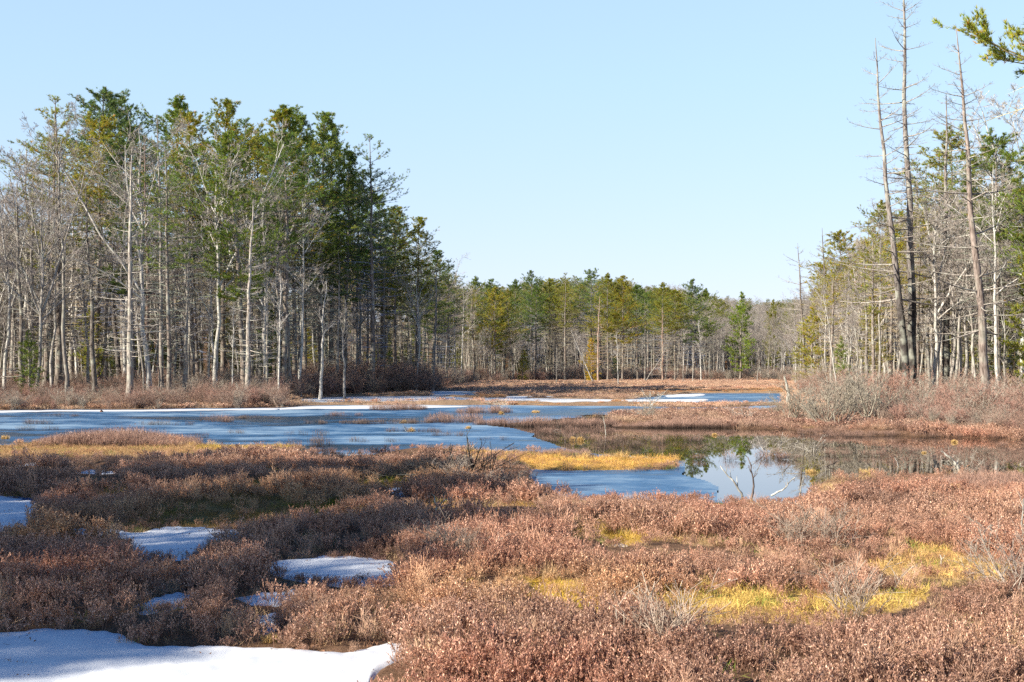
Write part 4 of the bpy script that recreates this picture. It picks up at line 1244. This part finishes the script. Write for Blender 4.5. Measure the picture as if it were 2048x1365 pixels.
fill(ZL, 1, 150, (("pine", 20), ("thin", 10), ("bare", 40), ("dead", 26), ("pole", 16), ("young", 11)), lambda p: np.interp(p, *sky_l),
     lambda p, u: float(wood_front(p)) + 1 + u * 80, "trees of the wood on the left bank",
     dict(pine=(17, 32), thin=(16, 30), bare=(15, 27), dead=(14, 27), pole=(8, 16), young=(5, 12)), ("in front", "deeper in"))
sky_c = ([930, 960, 1020, 1064, 1100, 1185, 1250, 1290, 1350, 1400, 1440, 1500, 1620], [572, 562, 572, 560, 556, 550, 554, 572, 574, 580, 590, 594, 598])
fill(ZC, 2, 150, (("pine", 14), ("bare", 50), ("dead", 16), ("pole", 26), ("young", 4), ("thin", 6)), lambda p: np.interp(p, *sky_c) + (0 if p < 1400 else 6),
     lambda p, u: float(wood_front(p)) - 8 + u * 80 if p < 1590 else 360 + u * 40, "trees of the far wood behind the marsh",
     dict(pine=(14, 26), thin=(14, 24), bare=(10, 18), dead=(12, 20), pole=(7, 14), young=(4, 9)), ("at the marsh edge", "deeper in"))
sky_r = ([1600, 1640, 1680, 1720, 1760, 1820, 1880, 1940, 2000, 2048, 2300], [560, 540, 490, 470, 430, 370, 320, 300, 260, 230, 180])
fill(ZR, 3, 140, (("pine", 16), ("bare", 54), ("dead", 14), ("pole", 26), ("young", 5), ("thin", 14)), lambda p: np.interp(p, *sky_r),
     lambda p, u: float(wood_front(p)) + 12 + u * 85, "trees of the wood on the right shore",
     dict(pine=(15, 26), thin=(15, 26), bare=(11, 21), dead=(12, 22), pole=(7, 14), young=(5, 11)), ("near the shore", "deeper in"))


# ---- woods farther back, one mass each
def joined(kind, i, tint, leaf):
    """same growth as the single trees, as one mesh for scattering"""
    return kind[i][0], kind[i][1]


def back_wood(name, label, n, gen, seed, cfg):
    q = rs(seed)
    meshes = []; cols = []; hs = []
    for (g_, h0, col) in cfg:
        a, b = g_
        m = MB()
        for src in (a, b):
            for v, c in zip(src.v, src.c): m.v.append(v); m.c.append(c)
            for k in (3, 4):
                for f, mm in zip(src.f[k], src.m[k]): m.f[k].append(f + m.n); m.m[k].append(mm)
            m.n += src.n
        meshes.append(m.mesh("wood_tree", tb)); cols.append(col); hs.append(h0)
    px, d, h, idx = gen(q, n, len(meshes))
    x = at_px(px, d); z = ground_z(x, d)
    s = h / np.array(hs)[idx]
    sw = s * np.where(idx < 3, 1.3, 1.1)
    return scatter(name, label, "woods", np.stack([x, d, z - .1], 1), np.stack([sw, sw, s], 1), np.ones((n, 3)), idx,
                   proto_collection(name + "_kinds", meshes, cols), seed, .03)


cfgA = [(pine(51, 26, .60, 5.2, .9, .85), 26, OLIVE), (pine(52, 26, .45, 5.4, .9, .85), 26, DEEP), (pine(53, 27, .62, 5.0, .9, .85), 27, GREEN),
        (hardwood(54, 19), 19, (.85, .78, .74)), (hardwood(55, 18, 14, 0, 1, .25), 18, (.9, .82, .79)), (hardwood(56, 20, 12, 1, 0, .3), 20, (.75, .72, .7)),
        (dead_pine(57, 22), 22, (1, .98, .95)), (pine(58, 12, .05, 2.6, .8, .6, 5, False), 12, DEEP)]


cfgB = [(a, b, OLIVE if i < 3 or i == 7 else c) for i, (a, b, c) in enumerate(cfgA)]


def gen_left(q, n, m):
    px = q.uniform(-300, 925, n); d = wood_front(px) + 80 + q.uniform(0, 1, n) * 110
    idx = q.choice([0, 1, 2, 3, 4, 5, 6, 7], n, p=[.08, .14, .06, .16, .16, .10, .06, .24])
    top = np.interp(px, *sky_l) + 25
    h = np.minimum(np.where(idx < 3, q.uniform(18, 30, n), np.where(idx == 7, q.uniform(5, 13, n), q.uniform(12, 24, n))), (HY - top) / F * d + 2.5)
    return px, d, h, idx


def gen_mid(q, n, m):
    px = q.uniform(880, 1640, n); u = q.uniform(0, 1, n); d = wood_front(np.clip(px, 935, 1560)) + 60 + u * 420
    idx = q.choice([0, 1, 2, 3, 4, 5, 6, 7], n, p=[.11, .08, .10, .24, .26, .12, .03, .06])
    idx = np.where((px > 1370) & (idx < 3) & (q.uniform(0, 1, n) < .8) & (u < .8), 3 + idx, idx)
    z = ground_z(at_px(px, d), d)
    top = np.interp(px, *sky_c) + q.uniform(0, 22, n) + np.where((idx > 2) & (px > 1380), 8, 0)
    h = np.minimum(np.where(idx < 3, q.uniform(18, 28, n), np.where(idx == 7, q.uniform(5, 11, n), q.uniform(13, 20, n))), (HY - top) / F * d + CH - z)
    return px, d, np.maximum(h, 3.5), idx


def gen_right(q, n, m):
    px = q.uniform(1590, 2350, n); d = wood_front(np.clip(px, 1640, 2300)) + 90 + q.uniform(0, 1, n) * 120
    idx = q.choice([0, 1, 2, 3, 4, 5, 6, 7], n, p=[.07, .05, .07, .26, .26, .16, .06, .07])
    top = np.interp(px, *sky_r) + 45
    h = np.minimum(np.where(idx < 3, q.uniform(14, 25, n), np.where(idx == 7, q.uniform(5, 12, n), q.uniform(10, 20, n))), (HY - top) / F * d + 2.5)
    return px, d, h, idx


back_wood("left_woods", "dim depth of the left wood, trunks and boughs behind the front trees", 420, gen_left, 61, cfgA)
back_wood("hill_woods", "brown and green wooded hillside behind the far marsh", 2100, gen_mid, 62, cfgA)
back_wood("shore_woods", "pale tangle of trees deep in the right wood", 420, gen_right, 63, cfgB)

# ---- thicket along the banks (stuff) and single shrubs on the right bank
tk = [bush(71, 2.4, 18, (.31, .205, .16)), bush(72, 2.1, 16, (.34, .25, .20), 45), bush(73, 2.6, 14, (.36, .31, .25), 40), bush(74, 1.9, 22, (.40, .24, .19), 30)]
tkm = [b.mesh("thicket", [M_BARK, M_TWIG]) for b in tk]
q = rs(91); PP, SC, ID = [], [], []
for (x0, x1, off0, off1, n, h0, h1, w) in ((-300, 570, -9, 8, 620, .25, .85, (.45, .2, .15, .2)), (-300, 600, 8, 45, 420, .4, .95, (.4, .3, .2, .1)), (585, 870, -6, 25, 420, .7, 1.5, (.5, .2, .1, .2)),
                                           (870, 1580, -14, 60, 1100, .7, 1.3, (.15, .3, .35, .2)), (1590, 2350, -14, 40, 740, .35, 1.05, (.25, .15, .2, .4)), (1640, 2350, -22, -6, 300, .35, .7, (.2, .3, .2, .3))):
    px = q.uniform(x0, x1, n); d = wood_front(px) + q.uniform(off0, off1, n)
    x = at_px(px, d)
    ok = samp(Wb, x, d) < .5
    x, d = x[ok], d[ok]; s = q.uniform(h0, h1, len(x)) * (.95 + .45 * fbm(x / 7, d / 7, 17, 2))
    PP.append(np.stack([x, d, ground_z(x, d)], 1)); SC.append(np.stack([s * 1.25, s * 1.25, s], 1)); ID.append(q.choice(4, len(x), p=w))
PP = np.concatenate(PP); SC = np.concatenate(SC); ID = np.concatenate(ID)
scatter("bank_thicket", "leafless brown thicket of twiggy bushes along the wood edges", "thicket", PP, SC, np.ones((len(PP), 3)), ID, proto_collection("thicket_kinds", tkm), 92)

LICH = [bush(81, 2.8, 18, (.30, .265, .21), 42, 6, .03).mesh("shrub_stems", [M_BARK, M_TWIG]), bush(82, 2.6, 20, (.31, .27, .215), 50, 6, .03).mesh("shrub_stems", [M_BARK, M_TWIG]),
        bush(83, 2.6, 22, (.36, .21, .16), 30, 6, .02).mesh("shrub_stems", [M_BARK, M_TWIG])]


def shrub(px, d, h, var, lab, tint=(1, 1, 1), wide=1.2, name="lichen_shrub", cat="shrub", meshes=LICH, h0=2.7, zoff=0):
    x = at_px(px, d)
    o = obj(name, meshes[var], None, tint); o.location = (x, d, max(float(ground_z(np.array([x]), np.array([d]))[0]), 0) + zoff)
    s = h / h0; o.scale = (s * wide, s * wide, s); o.rotation_euler = (0, 0, R.uniform(0, 6.28))
    tag(o, lab, cat)
    return o


for a in ((1592, 88, 2.5, 0, "pale lichen shrub at the left end of the right bank, behind the reed bed"), (1625, 84, 2.4, 1, "rounded grey lichen shrub leaning over the open water"),
          (1660, 80, 3.2, 0, "grey shrub with dark hollow foot at the water edge"), (1700, 90, 3.9, 1, "tall pale lichen shrub right of the shrub with the dark foot"),
          (1738, 86, 3.3, 0, "silvery lichen shrub below the double dead trunk"), (1775, 95, 3.4, 2, "reddish twiggy shrub in front of the double dead trunk"),
          (1815, 97, 3.5, 2, "dense red brown shrub hiding the foot of the double trunk"), (1850, 92, 2.9, 1, "grey shrub between the double trunk and the dark trunk"),
          (1890, 94, 2.8, 2, "brown shrub around the foot of the dark dead trunk"), (1925, 90, 2.4, 0, "low grey shrub left of the pink trunk"),
          (2015, 92, 2.3, 2, "brown shrub at the right edge beside the white trunk"), (1560, 96, 1.5, 0, "low pale tangle at the end of the reed bed"),
          (1300, 91, 1.2, 0, "small white twiggy shrub at the left tip of the reed bed"), (1795, 88, 2.2, 0, "low silvery shrub under the red brown shrub")):
    shrub(*a)

# ---- dead bushes and sticks
STK = dict(dark=bush(201, 1.3, 9, (.045, .038, .035), 55, 3, .022, None, .008), grey=bush(202, 1.5, 14, (.38, .32, .27), 42, 4, .010, None, .006),
           pale=bush(203, 1.0, 5, (.50, .48, .42), 60, 2, .012, None, .008), whisk=bush(204, 1.0, 22, (.44, .35, .28), 20, 2, .0045, None, .0035), wash=bush(205, 1.1, 9, (.42, .38, .33), 70, 3, .015, None, .010))
STM = {k: v.mesh("dead_stems", [M_BARK, M_TWIG]) for k, v in STK.items()}
for (k, px, py, h, wide, lab, nm, cat) in (
        ("dark", 925, 968, 1.65, 1.5, "black leafless bush on the near bog edge before the blue ice", "dead_bush", "dead bush"),
        ("dark", 965, 966, 1.15, 1.5, "smaller dark leafless bush at the right foot of the black one", "dead_bush", "dead bush"),
        ("grey", 900, 972, 1.2, 1.7, "grey leafless bush at the left of the black bush", "dead_bush", "dead bush"),
        ("grey", 1010, 985, .8, 2.0, "low grey brown bush on the bog edge right of the black bush", "dead_bush", "dead bush"),
        ("grey", 950, 992, .8, 2.2, "low pale twiggy bush just below the black bush", "dead_bush", "dead bush"),
        ("whisk", 885, 1150, .85, 1.2, "pale upright twigs right of the small snow patch", "twig_bush", "twigs"),
        ("whisk", 930, 1155, .7, 1.3, "fan of short pale twigs next to the upright twigs by the snow patch", "twig_bush", "twigs"),
        ("whisk", 1590, 1105, .95, 1.5, "large spray of pale twigs in the shrubs, right of centre", "twig_bush", "twigs"),
        ("whisk", 1660, 1110, .95, 1.4, "thinner spray of pale twigs right of the large spray", "twig_bush", "twigs"),
        ("whisk", 1700, 1275, .9, 1.4, "spray of pale twigs at the edge of the yellow moss", "twig_bush", "twigs"),
        ("grey", 2030, 1205, 1.35, 1.2, "tall grey leafless bush at the right edge of the near bog", "dead_bush", "dead bush"),
        ("grey", 1990, 1190, .95, 1.3, "smaller grey leafless bush left of the tall edge bush", "dead_bush", "dead bush"),
        ("whisk", 1330, 1370, .9, 1.5, "pale twigs at the bottom edge right of centre", "twig_bush", "twigs"),
        ("wash", 1540, 908, .8, 2.4, "sprawling bleached dead shrub in the open water before the right bank", "dead_bush", "dead bush"),
        ("wash", 1620, 902, .7, 2.4, "bleached dead branches right of the sprawling dead shrub", "dead_bush", "dead bush"),
        ("wash", 1480, 845, 1.0, 2.4, "tangled pale branches lying on the reed bed", "dead_bush", "dead bush"),
        ("wash", 1290, 838, 1.2, 1.9, "pale dead branches at the left end of the reed bed", "dead_bush", "dead bush"),
        ("pale", 1300, 815, 2.2, 1.6, "pale leafless bush on the far ice edge above the reed bed", "dead_bush", "dead bush"),
        ("pale", 1000, 824, 1.4, 1.6, "thin pale twigs on the small island in the ice", "twig_bush", "twigs"),
        ("wash", 1925, 955, .9, 1.5, "grey dead bush among the tall reeds on the right shore", "dead_bush", "dead bush")):
    d = CH * F / (py - HY)
    shrub(px, d, h, 0, lab, (1, 1, 1), wide, nm, cat, [STM[k]], {"dark": 1.3, "grey": 1.5, "pale": 1.0, "whisk": 1.0, "wash": 1.1}[k], -.03)


def stick(pts, d, r, col, lab, name="dead_stick", cat="dead branch", forks=3, seed=1, lift=0.0):
    """a dead branch: waypoints given as seen, standing at distance d"""
    rng = rs(seed)
    P = np.array([[at_px(a, d), d + rng.normal(scale=.05), CH - (b - HY) / F * d] for a, b in pts])
    base = P[0].copy(); P = P - base
    t = np.linspace(0, len(P) - 1, 3 * len(P)); Q = np.stack([np.interp(t, np.arange(len(P)), P[:, i]) for i in range(3)], 1)
    Q += rng.normal(scale=.012, size=Q.shape)
    m = MB(); Rr = r * np.linspace(1, .35, len(Q))[None]
    m.tubes(Q[None], Rr, 6, col, 0)
    if forks:
        A, RA = spawn(Q[None], Rr, forks, .25, .95, 25, 60, .3, .1, 4, rng, .6, .15)
        m.tubes(A, RA, 4, col, 0)
        B, RB = spawn(A, RA, 4, .2, 1, 25, 60, .5, .1, 2, rng)
        m.slivers(B[:, 0], B[:, -1], .006, np.array(col), np.array(col), rng, 1)
    o = obj(name, m.mesh(name, [M_BARK, M_TWIG]), None, (1, 1, 1)); o.location = tuple(base)
    tag(o, lab, cat)


PALE, LGREY, BRK = (.52, .50, .44), (.36, .35, .32), (.16, .13, .12)
stick([(1490, 1000), (1475, 975), (1455, 950), (1440, 932)], 38.5, .035, PALE, "pale stick leaning left out of the open water", forks=3, seed=1)
stick([(1503, 1000), (1508, 975), (1503, 945), (1497, 915)], 38.0, .035, BRK, "upright dark dead stem standing in the open water", forks=6, seed=2)
stick([(1545, 992), (1565, 980), (1590, 955)], 38.0, .032, PALE, "short pale branch leaning right by the open water", forks=2, seed=3)
stick([(1600, 1000), (1602, 975), (1606, 948)], 37.5, .018, LGREY, "thin grey stem at the right end of the bright water", forks=3, seed=4)
stick([(866, 1045), (872, 1015), (868, 995), (862, 985)], 31, .026, (.40, .44, .38), "pale green forked stick in the shaded moss hollow", forks=3, seed=5)
stick([(874, 1030), (880, 1010), (893, 1000), (905, 996)], 31, .016, (.40, .44, .38), "small side fork beside the pale green forked stick", forks=2, seed=6)
stick([(884, 1150), (882, 1110), (890, 1080), (898, 1050)], 25, .014, PALE, "tall thin pale stick above the upright twigs by the snow", forks=3, seed=7)
stick([(1890, 1170), (1884, 1145), (1880, 1120), (1878, 1108)], 24, .018, PALE, "white stick standing in the straw patch on the right", forks=1, seed=8)
stick([(1700, 1260), (1697, 1230), (1692, 1205), (1686, 1178)], 20, .013, PALE, "thin white stem rising from the yellow moss", forks=1, seed=9)
stick([(1738, 1250), (1733, 1222), (1730, 1205)], 20, .010, PALE, "short thin stem right of the thin white stem", forks=1, seed=10)
stick([(1838, 1255), (1850, 1235), (1865, 1225), (1873, 1215)], 20, .012, PALE, "crooked white branch above the pink shrubs on the right", forks=2, seed=11)
stick([(1285, 1365), (1260, 1330), (1235, 1300), (1208, 1268)], 15.8, .022, (.38, .38, .34), "grey lichen branch leaning left at the bottom of the view", forks=3, seed=12)
stick([(1340, 1365), (1335, 1320), (1330, 1268)], 15.8, .012, PALE, "slim pale stem right of the leaning lichen branch", forks=3, seed=13)
stick([(1985, 1130), (1982, 1100), (1978, 1075), (1984, 1048)], 26, .022, PALE, "twisted white branch left of the tall edge bush", forks=4, seed=14)
stick([(2040, 1200), (2034, 1140), (2042, 1080), (2046, 1000)], 26, .030, LGREY, "tall grey upright branch at the right edge", forks=6, seed=15)
stick([(1925, 962), (1915, 935), (1900, 915), (1882, 902)], 45, .055, PALE, "crooked bleached branch rising from the right reeds", forks=4, seed=16)
stick([(1800, 950), (1796, 930), (1790, 915)], 50, .02, LGREY, "thin grey stem in the dark water on the right", forks=2, seed=17)
stick([(1575, 812), (1578, 790), (1572, 765), (1568, 752)], 128, .22, PALE, "pale broken snag at the left end of the right bank", name="broken_snag", cat="snag", forks=0, seed=18)
stick([(1960, 868), (1985, 862), (2005, 852)], 78, .07, PALE, "fallen white log on the shore under the pink trunk", name="fallen_log", cat="log", forks=2, seed=19)
stick([(1940, 844), (1962, 842), (1985, 845)], 92, .06, PALE, "second fallen log lying behind the white log", name="fallen_log", cat="log", forks=2, seed=20)
stick([(1630, 945), (1660, 930), (1680, 922)], 50, .03, BRK, "dark stick lying over the small straw island", forks=2, seed=21)
stick([(1088, 868), (1112, 860), (1128, 864)], 78, .02, LGREY, "low dark twig at the edge of the thin ice", forks=1, seed=22)
stick([(203, 828), (203, 821)], 110, .22, (.20, .10, .06), "small brown stump frozen in the far edge of the ice", name="tree_stump", cat="stump", forks=0, seed=23)
for (px, py, top, lab) in ((1212, 870, 832, "thin snag in the water below the ice point"), (812, 862, 850, "twig standing behind the tussock on the ice")):
    d = CH * F / (py - HY)
    stick([(px, py), (px - 2, (py + top) / 2), (px - 6, top)], d, .03, PALE, lab, forks=2, seed=px)

# ---- grass tussocks, each its own thing
M_TUS = leaf_mat("tussock_grass", False, .2, .2)


def tussock(px, py, w, h, lab, col=(.62, .42, .17), seed=1):
    d = CH * F / (py - HY); wm = w / F * d / 2; hm = h / F * d
    m = tuft(seed, 260, hm, wm * .55, .03 if d > 60 else .014, 50, base=np.array(col) * .7, tip=np.array(col) * 1.1)
    m.m[3] = [x * 0 for x in m.m[3]]
    o = obj("grass_tussock", m.mesh("grass_tussock", [M_TUS]), None, (1, 1, 1)); x = at_px(px, d)
    o.location = (x, d, max(float(ground_z(np.array([x]), np.array([d]))[0]), 0)); tag(o, lab, "tussock")


for i, a in enumerate(((808, 847, 16, 9, "small straw tussock on the long dark bed in the ice"), (823, 864, 12, 11, "pale round tussock beside the twig on the ice"),
                       (10, 879, 24, 11, "yellow tussock on the ice at the left edge"), (936, 858, 9, 8, "tiny yellow tussock at the edge of the open water"),
                       (1145, 881, 13, 10, "left one of two round straw tussocks in the water"), (1161, 881, 14, 10, "right one of two round straw tussocks in the water"),
                       (1429, 870, 12, 6, "yellow tussock in the water before the reed bed"), (1071, 826, 26, 7, "flat pale straw mound on the ice beyond the open water"),
                       (1002, 829, 12, 8, "tiny straw tussock on the ice island with pale twigs"), (1246, 925, 42, 22, "large straw tussock at the end of the yellow spit"),
                       (1168, 922, 40, 16, "broad straw tussock in the middle of the yellow spit"), (1905, 1000, 55, 22, "dry straw tussock on the bog edge at the right"),
                       (1982, 1003, 40, 18, "pale tussock right of the dry straw tussock"), (1622, 944, 36, 10, "reddish straw tussock on the small island by the bright water"),
                       (1678, 852, 14, 14, "golden tussock at the foot of the lichen shrub"), (1908, 884, 12, 7, "yellow tussock on the right shore under the pink trunk"),
                       (1848, 905, 12, 5, "dull green tussock in the dark water on the right"), (1735, 945, 60, 12, "long straw tussock on the shore right of the bright water"),
                       (1440, 1240, 120, 30, "pale curly heap of dry grass in the yellow moss"), (540, 1290, 50, 26, "straw tussock standing in snow before the shaded shrubs"),
                       (97, 896, 26, 8, "pale tuft at the left of the grey bush strip"), (1190, 834, 8, 6, "tiny straw tuft where the ice meets open water"))):
    tussock(*a, seed=300 + i)

# ---- pines standing to the left, outside the view: they throw the long shadows over the near bog
SHADER = [(proto(pine(91, 25, .36, 5.6, 1.8, .6, 6)), 25), (proto(pine(92, 25, .30, 5.8, 1.8, .6, 6)), 25)]
for i, (x, y, h) in enumerate(((-37, -1, 20), (-36, 4, 21), (-37, 8, 22), (-35, 12, 21), (-37, 16, 22), (-36, 20, 22), (-38, 25, 23),
                              (-45, -4, 24), (-44, 4, 26), (-45, 12, 26), (-44, 21, 26), (-47, 29, 26), (-53, 9, 28), (-54, 18, 28), (-52, 0, 26))):
    pr, h0 = SHADER[i % 2]
    e = bpy.data.objects.new("pine_tree", None); COL.objects.link(e)
    e.location = (x, y, 0); e.scale = (h / h0,) * 3
    tag(e, "roadside pine beyond the left side of the view shading the bog", "pine tree", "pines shading the near bog")
    obj("trunk", pr[0], e, GREY); obj("crown", pr[1], e, GREEN)
print("objects", len(scene.objects))
